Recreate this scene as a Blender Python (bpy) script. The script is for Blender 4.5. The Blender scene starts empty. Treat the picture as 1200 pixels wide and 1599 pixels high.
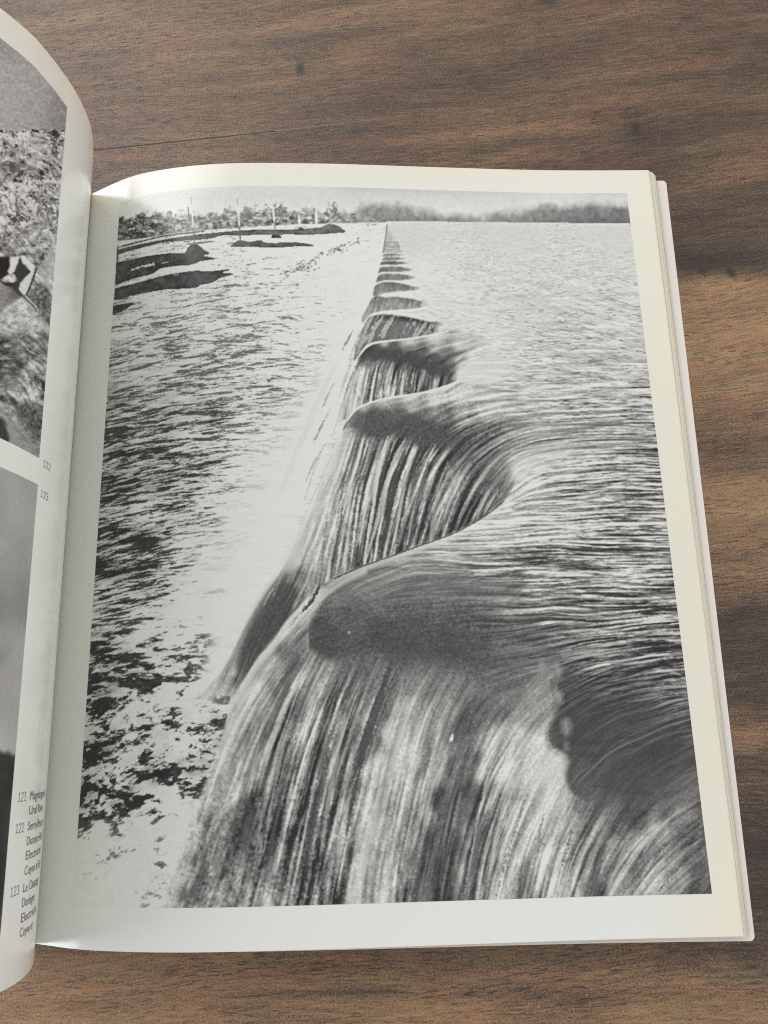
import bpy, bmesh, math
import numpy as np
from mathutils import Matrix, Vector

# =====================================================================  camera, world, lamps, exposure
scene = bpy.context.scene
CM = 0.01                                    # everything below is laid out in centimetres
CAM_R = np.array([[0.9987374297, 0.0289154854, 0.0410784764],
                  [-0.0173049224, 0.9657116905, -0.2590395152],
                  [-0.0471602182, 0.2580015998, 0.9649927919]])
CAM_C = np.array([12.1388152, 5.6114426, 28.6198564])
FPX = 1353.094                               # focal length in photo pixels (photo 1200 x 1599)
cam_data = bpy.data.cameras.new('camera')
cam_data.sensor_fit = 'VERTICAL'; cam_data.sensor_height = 24.0
cam_data.lens = FPX / 1599.0 * 24.0
cam_data.clip_start = 0.005; cam_data.clip_end = 50.0
cam_data.dof.use_dof = True; cam_data.dof.focus_distance = 0.282; cam_data.dof.aperture_fstop = 22.0
cam = bpy.data.objects.new('camera', cam_data); scene.collection.objects.link(cam)
M = Matrix([[*CAM_R[i], CAM_C[i] * CM] for i in range(3)] + [[0, 0, 0, 1]])
cam.matrix_world = M
scene.camera = cam

world = bpy.data.worlds.new('World'); scene.world = world; world.use_nodes = True
bg = world.node_tree.nodes['Background']
bg.inputs['Color'].default_value = (0.97, 0.99, 1.0, 1); bg.inputs['Strength'].default_value = 0.61

def area_lamp(name, loc, target, sx, sy, radiance, color):
    d = bpy.data.lights.new(name, 'AREA'); d.shape = 'RECTANGLE'; d.size = sx; d.size_y = sy
    d.energy = radiance * math.pi * sx * sy; d.color = color
    o = bpy.data.objects.new(name, d); scene.collection.objects.link(o)
    o.location = loc; o.rotation_euler = (Vector(target) - Vector(loc)).to_track_quat('-Z', 'Y').to_euler()
    return o
area_lamp('window_light', (-0.88, 1.55, 1.25), (0.05, 0.2, 0), 1.0, 0.85, 6.0, (0.98, 0.985, 1.0))
area_lamp('right_fill_light', (1.8, 0.2, 0.85), (0.1, 0.13, 0), 1.2, 1.2, 3.0, (1.0, 0.985, 0.96))  # added fill lamp for the gutter and left page, not a window
area_lamp('side_window_light', (-1.75, 0.55, 0.42), (0.05, 0.5, 0.2), 2.3, 0.8, 8.5, (0.80, 0.90, 1.0))

scene.view_settings.view_transform = 'Standard'; scene.view_settings.look = 'None'
scene.view_settings.exposure = 0.0; scene.view_settings.gamma = 1.0; scene.view_settings.use_curve_mapping = False
scene.cycles.max_bounces = 8; scene.cycles.filter_width = 1.1; scene.cycles.use_denoising = False

# =====================================================================  where a photo pixel lies
def project(p):
    d = (np.asarray(p, float) - CAM_C) @ CAM_R
    return np.stack([600 + FPX * d[..., 0] / -d[..., 2], 799.5 - FPX * d[..., 1] / -d[..., 2]], -1)
def on_table(u, v):
    d = CAM_R @ np.array([(u - 600) / FPX, -(v - 799.5) / FPX, -1.0])
    return CAM_C + d * (-CAM_C[2] / d[2])

# ---------------------------------------------------------------- print painter (numpy only)
PX0, PY0, PW, PH = 104, 284, 1024, 1140
def make_painter(seed=7, X0=PX0, Y0=PY0, W=PW, Hh=PH):
    P = {}
    rng = np.random.default_rng(seed)
    X, Y = np.meshgrid(np.arange(W, dtype=np.float32) + X0, np.arange(Hh, dtype=np.float32) + Y0)
    fx = np.fft.rfftfreq(W)[None, :]; fy = np.fft.fftfreq(Hh)[:, None]
    def blur(a, sx, sy=None):
        sy = sx if sy is None else sy
        k = np.exp(-2 * np.pi ** 2 * ((fx * sx) ** 2 + (fy * sy) ** 2))
        return np.fft.irfft2(np.fft.rfft2(a) * k, s=a.shape).astype(np.float32)
    def wn(sx, sy=None):
        a = blur(rng.standard_normal((Hh, W)), sx, sy); return a / a.std()
    def vnoise(x, y, sd):
        L = np.random.default_rng(sd).standard_normal((256, 256)).astype(np.float32)
        xi = np.floor(x).astype(np.int32); yi = np.floor(y).astype(np.int32)
        a = x - xi; b = y - yi; a = a * a * (3 - 2 * a); b = b * b * (3 - 2 * b)
        x0 = xi & 255; x1 = (xi + 1) & 255; y0 = yi & 255; y1 = (yi + 1) & 255
        return (L[y0, x0] * (1 - a) + L[y0, x1] * a) * (1 - b) + (L[y1, x0] * (1 - a) + L[y1, x1] * a) * b
    def fbm(x, y, sd, n=4, gain=.6):
        s = 0; A = 1
        for i in range(n):
            s = s + A * vnoise(x * 2 ** i + 17.3 * i, y * 2 ** i + 5.1 * i, sd + i); A *= gain
        return s / s.std()
    def poly(pts, soft=.7):
        m = np.zeros((Hh, W), bool); p = np.array(pts, float)
        k = int(soft * 3.2 + 2)
        x0 = max(int(p[:, 0].min()) - X0 - k, 0); x1 = min(int(p[:, 0].max()) - X0 + k + 1, W)
        y0 = max(int(p[:, 1].min()) - Y0 - k, 0); y1 = min(int(p[:, 1].max()) - Y0 + k + 1, Hh)
        if x1 <= x0 or y1 <= y0: return m.astype(np.float32)
        xs = X[y0:y1, x0:x1]; ys = Y[y0:y1, x0:x1]; s = np.zeros(xs.shape, bool)
        q = np.roll(p, -1, 0)
        for (ax, ay), (bx, by) in zip(p, q):
            if ay == by: continue
            c = ((ys >= ay) != (ys >= by)); s ^= c & (xs < (bx - ax) * (ys - ay) / (by - ay) + ax)
        wgt = np.exp(-.5 * (np.arange(-k, k + 1) / max(soft, .3)) ** 2); wgt /= wgt.sum()
        f = np.pad(s.astype(np.float32), k, mode='edge'); hh, ww_ = s.shape
        f = sum(wgt[i] * f[:, i:i + ww_] for i in range(2 * k + 1)); f = sum(wgt[i] * f[i:i + hh] for i in range(2 * k + 1))
        m = np.zeros((Hh, W), np.float32); m[y0:y1, x0:x1] = f
        return m
    def rbf(pts, pw=1.6, s=14):
        pts = np.array(pts, float); xs = X[::5, ::5]; ys = Y[::5, ::5]
        num = np.zeros((pts.shape[1] - 2,) + xs.shape); den = np.zeros(xs.shape)
        for r in pts:
            w = ((xs - r[0]) ** 2 + (ys - r[1]) ** 2 + s * s) ** -pw; den += w
            for k in range(len(num)): num[k] += w * r[2 + k]
        num /= den
        out = []
        gx = np.clip((X - X0) / 5, 0, xs.shape[1] - 1.001); gy = np.clip((Y - Y0) / 5, 0, xs.shape[0] - 1.001)
        i = gx.astype(int); j = gy.astype(int); a = gx - i; b = gy - j
        for f in num:
            out.append(((f[j, i] * (1 - a) + f[j, i + 1] * a) * (1 - b) + (f[j + 1, i] * (1 - a) + f[j + 1, i + 1] * a) * b).astype(np.float32))
        return out
    def lic(src, ang, L, box=None):
        bx0, by0, bx1, by1 = box if box else (X0, Y0, X0 + W, Y0 + Hh)
        bx0 = max(bx0 - X0, 0); by0 = max(by0 - Y0, 0); bx1 = min(bx1 - X0, W); by1 = min(by1 - Y0, Hh)
        A = ang[by0:by1, bx0:bx1]; hh, ww_ = A.shape; S_ = np.ascontiguousarray(src[by0:by1, bx0:bx1]).ravel()
        V = (np.cos(A) + 1j * np.sin(A)).astype(np.complex64).ravel() * 2
        gx, gy = np.meshgrid(np.arange(ww_, dtype=np.float32), np.arange(hh, dtype=np.float32))
        acc = S_.copy(); start = np.arange(hh * ww_)
        for sg in (1, -1):
            px = gx.ravel() + .5; py = gy.ravel() + .5; idx = start
            for k in range(L):
                v = V[idx]; px += sg * v.real; py += sg * v.imag
                np.clip(px, 0, ww_ - 1, out=px); np.clip(py, 0, hh - 1, out=py)
                idx = py.astype(np.int32) * ww_ + px.astype(np.int32)
                acc += S_[idx]
        acc /= acc.std()
        out = np.zeros((Hh, W), np.float32); out[by0:by1, bx0:bx1] = acc.reshape(hh, ww_)
        return out
    def smooth_pts(pts, n=6):
        p = np.array(pts, float)
        if len(p) < 3: return p
        q = np.vstack([2 * p[0] - p[1], p, 2 * p[-1] - p[-2]]); out = []
        for i in range(1, len(q) - 2):
            for t in np.arange(n) / n:
                out.append(.5 * (2 * q[i] + (q[i + 1] - q[i - 1]) * t + (2 * q[i - 1] - 5 * q[i] + 4 * q[i + 1] - q[i + 2]) * t * t + (3 * q[i] - q[i - 1] - 3 * q[i + 1] + q[i + 2]) * t ** 3))
        out.append(p[-1]); return np.array(out)
    def stroke(g, pts, w, tone, a=1., soft=1., taper=False, rough=0.):
        p = smooth_pts(pts); m = w * 2 + soft * 3 + 3
        x0 = max(int(p[:, 0].min() - m) - X0, 0); x1 = min(int(p[:, 0].max() + m) - X0 + 1, W)
        y0 = max(int(p[:, 1].min() - m) - Y0, 0); y1 = min(int(p[:, 1].max() + m) - Y0 + 1, Hh)
        if x1 <= x0 or y1 <= y0: return
        xs = X[y0:y1, x0:x1]; ys = Y[y0:y1, x0:x1]; best = np.full(xs.shape, 1e9, np.float32); tt = np.zeros(xs.shape, np.float32)
        N = len(p) - 1
        for i in range(N):
            d = p[i + 1] - p[i]; l2 = d @ d + 1e-9
            t = np.clip(((xs - p[i, 0]) * d[0] + (ys - p[i, 1]) * d[1]) / l2, 0, 1)
            e = (xs - p[i, 0] - t * d[0]) ** 2 + (ys - p[i, 1] - t * d[1]) ** 2
            c = e < best; best[c] = e[c]; tt[c] = (i + t[c]) / N
        ww = w / 2 * (np.sin(np.pi * np.clip(tt, .02, .98)) ** .6 if taper else 1)
        d = np.sqrt(best)
        if rough: d = d + rough * P['fine'][y0:y1, x0:x1]
        al = a * np.clip((ww + soft / 2 - d) / soft, 0, 1)
        g[y0:y1, x0:x1] += al * (tone - g[y0:y1, x0:x1])
    def curve(pts, u):
        p = np.array(pts, float); return np.interp(u, p[:, 0], p[:, 1]).astype(np.float32)
    def sstep(a, b, x):
        t = np.clip((x - a) / (b - a), 0, 1); return t * t * (3 - 2 * t)
    P.update(X=X, Y=Y, blur=blur, wn=wn, vnoise=vnoise, fbm=fbm, poly=poly, rbf=rbf, lic=lic, stroke=stroke, curve=curve, sstep=sstep, rng=rng, smooth=smooth_pts)
    P['fine'] = wn(1.0)
    return P

def paint_dam():
    P = make_painter(7)
    X, Y, wn, fbm, poly, rbf, lic, stroke, curve, ss, rng, blur, smooth = [P[k] for k in 'X Y wn fbm poly rbf lic stroke curve sstep rng blur smooth'.split()]
    fine = P['fine']
    def mix(g, m, v): return g + m * (v - g)
    SP = lambda pts: smooth(pts, 5).tolist()
    # ---- sky
    g = 205 + 6 * ss(300, 330, Y) + 1.5 * wn(2)
    # ---- far trees on the right shore
    top = curve([(535, 338), (555, 330), (562, 320), (580, 316), (600, 318.5), (619, 317), (640, 322), (657, 326), (690, 332), (720, 336), (745, 337), (765, 336), (784, 330), (815, 328), (845, 321), (891, 318.5), (945, 318), (985, 318)], X)
    rag = 2.0 * fbm(X / 12, Y / 14, 11, 3) + .6 * fbm(X / 3, Y / 8, 12, 2) + 2
    m = ss(-9, 10, Y - top - rag) * ss(352, 347, Y - 2 * ss(600, 980, X)) * ss(535, 556, X)
    m = blur(m, 1.6, 1.2)
    tt = 142 - 24 * ss(760, 960, X) - 8 * ss(330, 347, Y) + 6 * fbm(X / 5, Y / 7, 13, 3)
    g = mix(g, m * .95, tt)
    # ---- left bank with shrubs and houses
    top = curve([(180, 345), (200, 341), (222, 337), (255, 334), (290, 333), (330, 332), (370, 329), (400, 326), (430, 324), (445, 327), (470, 330), (500, 329), (525, 326), (545, 331), (600, 336)], X)
    bot = curve([(184, 384), (230, 372), (263, 365), (302, 360.5), (347, 357.5), (380, 357), (410, 354), (460, 351), (600, 350)], X)
    rag = 4 * fbm(X / 8, Y / 8, 21, 3)
    m = ss(-5, 5, Y - top - rag) * ss(1, -1, Y - bot) * ss(612, 596, X)
    fade = ss(190, 300, X)
    n = fbm(X / 7, Y / 5, 22, 4)
    tt = 84 + 52 * fade + (30 - 4 * fade) * n
    tt = tt + 45 * ss(1.0, 1.5, fbm(X / 6, Y / 4, 23, 2)) * (1 - .3 * fade)
    tt = mix(tt, ss(505, 560, X) * .6, 150 + 8 * n)
    g = mix(g, m * (.95 - .25 * fade * ss(345, 330, Y)), tt)
    for x, y, w in ((409, 331, 10), (383, 332, 9), (405, 341, 8), (243, 347, 5), (232, 361, 16), (225, 349, 6), (200, 371, 6), (206, 358, 7), (288, 341, 13), (343, 345, 12), (350, 348, 7), (365, 340, 9)):
        stroke(g, [(x - w / 2, y + 1), (x, y - .6), (x + w / 2, y)], 3, 198, .8, 1.5, True, .8)
    for x, y, w, h in ((440, 331, 16, 22), (386, 336, 18, 12), (522, 327, 6, 18), (430, 326, 3, 14), (196, 352, 10, 14), (480, 345, 22, 5)):
        stroke(g, [(x, y - h / 2), (x + 1, y + h / 2)], w, 105, .55, 5, True, 1.6)
    # ---- lake
    lk = [(604, 345), (984, 349), (1120, 1400), (1120, 1425), (500, 1425), (480, 950), (540, 660), (560, 558), (575, 480), (590, 428), (600, 380)]
    ml = poly(lk, .6)
    LT = [(640, 370, 202, 4), (800, 365, 201, 4), (960, 365, 200, 4), (650, 430, 213, 5), (760, 420, 200, 12), (900, 420, 198, 12), (980, 430, 196, 13),
          (700, 470, 208, 8), (820, 480, 194, 15), (950, 490, 190, 18), (760, 515, 205, 10), (880, 540, 187, 20), (990, 550, 182, 22), (640, 540, 206, 8), (740, 560, 200, 12),
          (830, 590, 186, 22), (960, 610, 175, 26), (720, 610, 207, 9), (800, 640, 188, 24), (900, 645, 165, 32), (1000, 640, 160, 32), (650, 630, 205, 8),
          (820, 690, 170, 32), (960, 690, 158, 34), (860, 735, 182, 28), (1000, 735, 155, 34), (830, 760, 205, 15), (900, 780, 180, 30), (1010, 790, 150, 36),
          (790, 800, 196, 18), (860, 830, 170, 32), (980, 830, 150, 38), (760, 825, 190, 20), (700, 852, 180, 16), (850, 870, 152, 36), (980, 870, 140, 38),
          (760, 880, 150, 26), (650, 875, 158, 14), (850, 920, 142, 34), (960, 930, 128, 38), (1040, 940, 124, 38), (760, 930, 116, 12), (700, 930, 110, 8), (830, 985, 102, 14), (810, 950, 118, 18), (650, 920, 114, 8), (560, 910, 130, 8), (530, 930, 118, 6),
          (860, 965, 122, 26), (960, 970, 115, 36), (1050, 980, 118, 38), (760, 975, 92, 8), (720, 965, 92, 8), (740, 1000, 90, 6), (790, 995, 102, 10), (650, 960, 92, 6), (540, 960, 95, 5), (500, 990, 84, 4), (600, 1000, 82, 6), (700, 1005, 84, 6),
          (840, 1020, 100, 12), (930, 1025, 98, 28), (1050, 1030, 106, 34), (790, 1030, 98, 7), (760, 1060, 102, 7), (960, 1070, 84, 16), (1060, 1080, 96, 28), (900, 1080, 78, 7), (1000, 1130, 78, 10), (1080, 1110, 86, 20),
          (920, 1150, 78, 5), (1040, 1170, 75, 6), (900, 1210, 86, 7), (980, 1220, 82, 5), (1080, 1200, 84, 7), (960, 1260, 90, 8), (1050, 1260, 88, 8), (1080, 1220, 98, 8)]
    tone, con = rbf(LT, 2.0, 12)
    ang, = rbf([(700, 360, 0), (980, 360, 0), (700, 480, .02), (950, 520, 0), (640, 620, -.12), (760, 610, -.05), (850, 640, 0), (1000, 640, 0), (800, 690, -.15), (900, 700, -.05), (1020, 720, .02), (830, 730, -.32), (880, 745, -.1),
                 (810, 752, -.7), (850, 800, .03), (1000, 800, .03), (760, 830, -.06), (700, 860, 0.05), (900, 880, .06), (1030, 880, .02), (600, 890, -.3), (530, 920, -.5), (650, 940, -.05), (780, 930, .05), (900, 950, 0), (1040, 960, -.02),
                 (850, 1000, -.2), (950, 1010, -.12), (1050, 1030, -.08), (900, 1070, -.4), (1000, 1070, -.18), (900, 1130, -.75), (1000, 1110, -.3), (1080, 1090, -.12), (920, 1190, -.95), (1000, 1150, -.5), (1080, 1130, -.3), (960, 1250, -1), (1060, 1210, -.6)], 1.6, 18)
    LK = (440, 340, 1128, 1424)
    wav = ang + (.02 + .02 * ss(700, 900, Y)) * fbm(X / 60, Y / 14, 31, 2)
    r1 = lic(wn(.9, .8), wav, 7, LK); r2 = lic(wn(1.2, .9), wav, 22, LK); r3 = lic(wn(3, 1.8), wav, 26, LK)
    sc = ss(420, 720, Y)
    rip = (1 - sc) * (.45 * r1 + .8 * fbm(X / (5 + 6 * sc), Y / (1.6 + 1.2 * sc), 33, 3) + .3 * fbm(X / 30, Y / 6, 34, 2)) + sc * (.35 * r1 + .95 * r2 + .25 * r3)
    Lyk = np.interp(np.arange(PH) + PY0, [340, 420, 520, 640, 780, 1430], [1.0, 1.35, 1.9, 2.8, 4.2, 6]); Lxk = np.interp(np.arange(PH) + PY0, [340, 420, 520, 640, 780, 1430], [4, 6, 9, 18, 34, 40])
    ck = np.cumsum(1 / Lyk)[:, None].astype(np.float32); dsh = fbm((X - 900) / Lxk[:, None].astype(np.float32) + .2 * fbm(X / 30, Y / 10, 36, 2), ck + 0 * X, 37, 4, .62)
    rip = (1 - .55 * sc) * (.35 * rip - 1.0 * ss(.25, 1.9, dsh) * 1.6 + .45) + .55 * sc * (1.45 * rip - .8 * ss(.4, 1.8, dsh) + .2)
    # crests: bright thin lines in the darker near water
    cr = np.maximum(lic(wn(1.3, 1.0), wav + .05 * fbm(X / 25, Y / 10, 35, 2), 18, LK), 0) ** 1.5
    con = con * (1 - .55 * ss(890, 950, Y) * ss(800, 700, X)) * (1 - .3 * ss(1060, 1130, Y))
    lake = tone + con * np.clip(rip, -2.6 + 1.5 * ss(800, 920, Y), 1.9) * (1.2 + .1 * sc) + con * (.32 + .35 * ss(820, 920, Y)) * sc * (cr - .45)
    lake = lake + ss(880, 960, Y) * ss(860, 740, X) * (3.5 * fine + 4 * fbm(X / 6, Y / 5, 38, 3))
    bulge = poly(SP([(890, 1062), (980, 1088), (1070, 1135), (1085, 1210), (1000, 1248), (925, 1240), (893, 1215), (890, 1180), (878, 1150), (886, 1110)]), 24)
    lake = lake + bulge * .32 * (80 + 4 * fbm(X / 14, Y / 10, 39, 4) + 2.5 * fine - lake)
    g = mix(g, ml, lake)
    for pts, w, t, a in (([(870, 930), (950, 936), (1010, 934), (1060, 928)], 3, 190, .8), ([(905, 903), (960, 912), (1040, 918)], 3.5, 188, .7), ([(850, 962), (930, 965), (1000, 962), (1055, 962)], 3, 186, .7),
                         ([(840, 1012), (880, 1004), (930, 995)], 2, 175, .7), ([(870, 1020), (930, 1010), (1000, 995), (1050, 985)], 2.5, 172, .6), ([(895, 1028), (950, 1015), (990, 1008)], 2, 165, .6), ([(960, 1037), (1000, 1035), (1030, 1029)], 3, 196, .8),
                         ([(1000, 1020), (1040, 1024), (1066, 1021)], 2, 185, .8), ([(1020, 1045), (1045, 1048), (1068, 1056)], 4, 180, .7), ([(890, 1080), (930, 1057), (970, 1045), (1010, 1040)], 1.5, 140, .5), ([(980, 1096), (1020, 1090), (1075, 1085)], 3, 165, .6),
                         ([(905, 1120), (960, 1105), (1020, 1090)], 2, 115, .4), ([(1000, 1128), (1040, 1118), (1080, 1112)], 2, 125, .5), ([(900, 1225), (928, 1197), (960, 1171), (1008, 1149), (1040, 1134), (1080, 1122)], 3, 135, .6), ([(980, 1180), (1030, 1152), (1082, 1138)], 5, 112, .5),
                         ([(888, 1230), (905, 1208), (925, 1195)], 2, 140, .5), ([(905, 1115), (950, 1092), (1010, 1078), (1070, 1070)], 2.5, 112, .5), ([(915, 1150), (970, 1120), (1040, 1100), (1078, 1096)], 3, 108, .5), ([(930, 1170), (990, 1135), (1080, 1116)], 2, 100, .4), ([(1010, 1215), (1050, 1190), (1090, 1172)], 6, 100, .4), ([(950, 1230), (1010, 1200), (1088, 1160)], 3, 96, .35), ([(1030, 1262), (1060, 1244), (1096, 1226)], 8, 112, .4), ([(1040, 1235), (1070, 1218), (1092, 1205)], 16, 118, .5), ([(820, 985), (880, 972), (930, 960)], 2, 170, .5), ([(860, 742), (880, 738), (960, 735), (1020, 738)], 3, 92, .6), ([(800, 722), (850, 706), (920, 700), (1010, 704)], 4, 96, .6),
                         ([(830, 644), (900, 645), (1015, 643)], 4, 108, .55), ([(880, 662), (950, 664), (1020, 668)], 4, 104, .5), ([(800, 783), (880, 780), (1030, 790)], 4, 100, .6), ([(840, 800), (930, 798), (1035, 802)], 3, 95, .55), ([(900, 857), (980, 862), (1045, 858)], 5, 100, .5), ([(790, 845), (860, 850), (900, 862)], 4, 120, .4),
                         ([(1000, 930), (1040, 926), (1060, 930)], 7, 92, .5), ([(850, 952), (900, 955), (960, 953)], 5, 88, .5), ([(930, 980), (980, 985), (1060, 975)], 5, 84, .5), ([(680, 620), (760, 622), (850, 626)], 2, 120, .45), ([(690, 634), (780, 640), (860, 646)], 2, 120, .45), ([(740, 600), (800, 603), (850, 604)], 2, 135, .4)):
        stroke(g, pts, w, t, a * .85, 2.4, True, .15)
    # ---- river below the dam on the left
    rv = [(100, 380), (200, 375), (300, 362), (400, 354), (470, 350), (604, 347), (600, 390), (590, 430), (575, 480), (560, 540), (541, 600), (530, 680), (480, 800), (420, 910), (360, 1090), (340, 1200), (280, 1425), (100, 1425)]
    mr = poly(rv, .7)
    yw = Y - .00040 * np.maximum(470 - X, 0) ** 2
    dens, dk = rbf([(400, 375, 0, 120), (500, 400, .01, 130), (560, 450, .01, 150), (430, 420, .06, 130), (350, 405, .10, 120), (300, 430, 0, 100), (250, 470, .06, 120), (330, 470, .22, 130), (400, 450, .20, 130), (470, 470, .06, 140), (520, 520, .03, 150),
                    (200, 500, .22, 105), (260, 515, .36, 110), (360, 500, .34, 120), (450, 520, .16, 120), (500, 560, .06, 130), (190, 560, .45, 90), (260, 560, .45, 95), (350, 560, .40, 100), (430, 560, .28, 105), (480, 600, .15, 120), (180, 620, .58, 80), (260, 620, .45, 90), (340, 605, .42, 95), (420, 625, .34, 95), (470, 580, .3, 100), (490, 640, .12, 130),
                    (180, 670, .62, 75), (250, 665, .52, 80), (330, 650, .52, 80), (400, 665, .12, 110), (300, 690, .22, 90), (370, 700, .10, 120), (170, 710, .5, 70), (230, 695, .55, 72), (200, 740, .62, 70), (330, 720, .40, 85), (300, 735, .5, 80), (250, 750, .6, 72), (390, 735, .1, 150), (170, 760, .82, 66), (240, 775, .45, 75), (340, 770, .15, 110), (280, 782, .40, 85), (430, 780, .0, 160),
                    (180, 800, .35, 75), (230, 805, .12, 90), (300, 815, .32, 90), (360, 810, .08, 150), (170, 835, .62, 66), (230, 840, .75, 66), (290, 850, .2, 120), (380, 860, .10, 190), (160, 880, .93, 64), (220, 885, .85, 68), (270, 905, .3, 90), (330, 890, .04, 180), (250, 915, .4, 80), (200, 915, .5, 72), (160, 925, .30, 72), (170, 950, .45, 68), (230, 955, .12, 80), (300, 950, .0, 150), (150, 975, .12, 90), (220, 985, .03, 110), (300, 1000, .05, 110),
                    (155, 1002, .70, 62), (200, 995, .35, 72), (250, 1015, .10, 90), (310, 1005, .32, 110), (290, 1030, .30, 100), (150, 1050, .90, 62), (190, 1045, .80, 64), (225, 1060, .62, 66), (260, 1060, .12, 90), (150, 1085, .7, 62), (200, 1085, .40, 70), (260, 1090, .08, 90), (165, 1115, .30, 64), (210, 1110, .04, 90), (280, 1120, .40, 82), (340, 1135, .42, 85), (310, 1110, .30, 82), (220, 1145, .40, 66), (170, 1160, .62, 62), (250, 1165, .35, 66), (140, 1190, .85, 60), (200, 1180, .30, 70), (160, 1210, .3, 66), (130, 1215, .5, 62), (290, 1165, .1, 80), (180, 1215, .22, 80), (240, 1205, .65, 62), (300, 1195, .60, 75), (310, 1225, .4, 75), (140, 1235, .55, 60), (165, 1240, .35, 60), (192, 1246, .85, 62), (225, 1240, .3, 62), (260, 1245, .10, 80), (130, 1280, .55, 72), (150, 1310, .0, 150), (120, 1330, 0, 150), (120, 1400, 0, 150), (180, 1420, 0, 150), (220, 1300, .0, 160), (200, 1360, .0, 160), (280, 1300, 0, 170), (330, 1270, 0, 170), (350, 1050, 0, 170), (340, 960, 0, 170)], 1.7, 12)
    Ly = np.interp(np.arange(PH) + PY0, [280, 460, 560, 700, 900, 1050, 1430], [1.2, 1.7, 2.4, 3.6, 5.0, 9.0, 11])
    Lx = np.interp(np.arange(PH) + PY0, [280, 460, 560, 700, 900, 1050, 1430], [8, 14, 20, 30, 32, 19, 18])
    cy = np.cumsum(1 / Ly).astype(np.float32)
    ywc = np.interp((yw - PY0).ravel(), np.arange(PH), cy).reshape(Y.shape).astype(np.float32)
    lx = np.interp(yw.ravel(), np.arange(PH) + PY0, Lx).reshape(Y.shape).astype(np.float32)
    xs = (X - 450) / lx
    r0 = lic(wn(.9, .7), -.0008 * np.maximum(470 - X, 0) + .15 * fbm(X / 20, Y / 9, 49, 2), 9, (104, 440, 560, 1000))
    wx = .25 * fbm(xs * .5, ywc * .4, 44, 2); wy = .22 * fbm(xs * .6, ywc * .5, 45, 2)
    big = ss(930, 1040, Y)
    n = (.45 + .35 * big) * fbm(xs + wx, ywc + wy, 41, 5, .7) + .42 * fbm(xs * .4, ywc * .5, 42, 3) + (1 - big) * .6 * r0 + (.5 - .12 * big) * fbm(xs * 1.6, ywc * 2.0, 43, 3, .8)
    n = n / n.std()
    dens = dens * (1 - .22 * ss(640, 560, Y)); pr = np.clip(dens, .002, .998); th = 4.91 * ((1 - pr) ** .14 - pr ** .14)     # probit
    cov = ss(-.85 + .35 * big, .85 - .35 * big, n - th)
    cov = cov * ss(.0, .06, dens)
    base = 219 + 1.5 * wn(6, 3) - 10 * ss(.9, 1.8, fbm(xs * .6, ywc * .6, 46, 3)) * ss(.0, .12, dens)
    base = base - 34 * ss(.18, .65, dens) * (1 + .4 * fbm(xs, ywc * .8, 54, 3))
    riv = base + cov * (dk - 14 + 22 * ss(760, 560, Y) + 10 * fbm(xs * 3, ywc * 3, 47, 2) - base)
    # soft grey drift in the mist
    riv -= 14 * ss(.1, 1.3, fbm(X / 34, yw / 16, 48, 4)) * poly([(280, 840), (420, 850), (400, 900), (300, 905)], 12)
    mist = poly([(520, 500), (480, 590), (420, 660), (385, 740), (340, 830), (325, 950), (345, 1070), (400, 960), (470, 800), (545, 620)], 26)
    riv = riv + mist * (.86 - .1 * fbm(X / 40, Y / 30, 53, 3)) * (219 - riv)
    g = mix(g, mr, riv)
    # banks and islands
    isr = fbm(X / 4, Y / 2.5, 51, 3); ist = fbm(X / 9, Y / 6, 52, 3)
    def island(pts, t, rough=.9, am=6):
        nonlocal g
        d = P['poly'](SP(pts), 1.0)
        m = ss(.38, .62, d + .10 * rough * isr)
        g = mix(g, m, t + am * ist + 2.5 * fine)
    stroke(g, [(186, 386), (230, 374.5), (262, 367.5), (300, 363), (320, 361)], 2.2, 88, .9, 1, False, .3)
    stroke(g, [(184, 386), (184, 410)], 3, 80, .8, 2)
    island([(180, 391), (200, 386), (230, 379), (263, 373), (302, 367), (347, 362.5), (393, 359), (460, 358), (500, 355), (512, 350), (527, 352), (536, 358), (541, 362), (527, 364), (493, 366), (443, 366), (393, 367), (347, 368), (325, 373), (263, 378), (230, 385), (180, 398)], 92 + 22 * ss(280, 480, X))
    island([(182, 410), (197, 407), (230, 400), (260, 396), (288, 394.5), (293, 388), (300, 380), (306, 380), (313, 385), (320, 391), (328, 396), (318, 399), (336, 404), (313, 408), (297, 414), (280, 415), (252, 419), (237, 428), (205, 436), (180, 446)], 76)
    island([(180, 450), (213, 442), (250, 432), (280, 426), (307, 422.5), (320, 424), (340, 422.5), (366, 420), (347, 425.5), (367, 428), (347, 433), (330, 442), (313, 445), (307, 449), (283, 451), (260, 452), (230, 457), (205, 462), (187, 468), (178, 468)], 76)
    island([(176, 478), (195, 474), (209, 473), (202, 480), (185, 489), (176, 492)], 70)
    island([(358, 386), (373, 375.5), (390, 378), (407, 375), (417, 379), (468, 379), (493, 384.5), (460, 385), (423, 387), (393, 385)], 105)
    island([(423, 372), (426, 367), (437, 367), (441, 372)], 85, .4)
    island([(463, 361), (470, 354), (476, 360)], 85, .4)
    island([(277, 384), (310, 378), (345, 376), (310, 381)], 130, .5)
    stroke(g, [(205, 422), (222, 416), (240, 413)], 2.6, 205, .9, 1.2, False, .7); stroke(g, [(253, 411), (263, 409)], 1.5, 190, .7, 1.2)
    stroke(g, [(272, 429), (280, 428.5)], 1.6, 180, .7, 1.2); stroke(g, [(307, 427), (312, 438), (308, 447)], 7, 108, .45, 4, False, 1.5)
    stroke(g, [(250, 434), (258, 442)], 9, 100, .4, 5, False, 1.5)
    stroke(g, [(190, 482), (215, 473), (222, 476)], 2, 90, .7, 1.2, True, .6)
    for y in range(3): stroke(g, [(197, 470 + 0), (197, 471)], 1, 100, .0)
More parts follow.
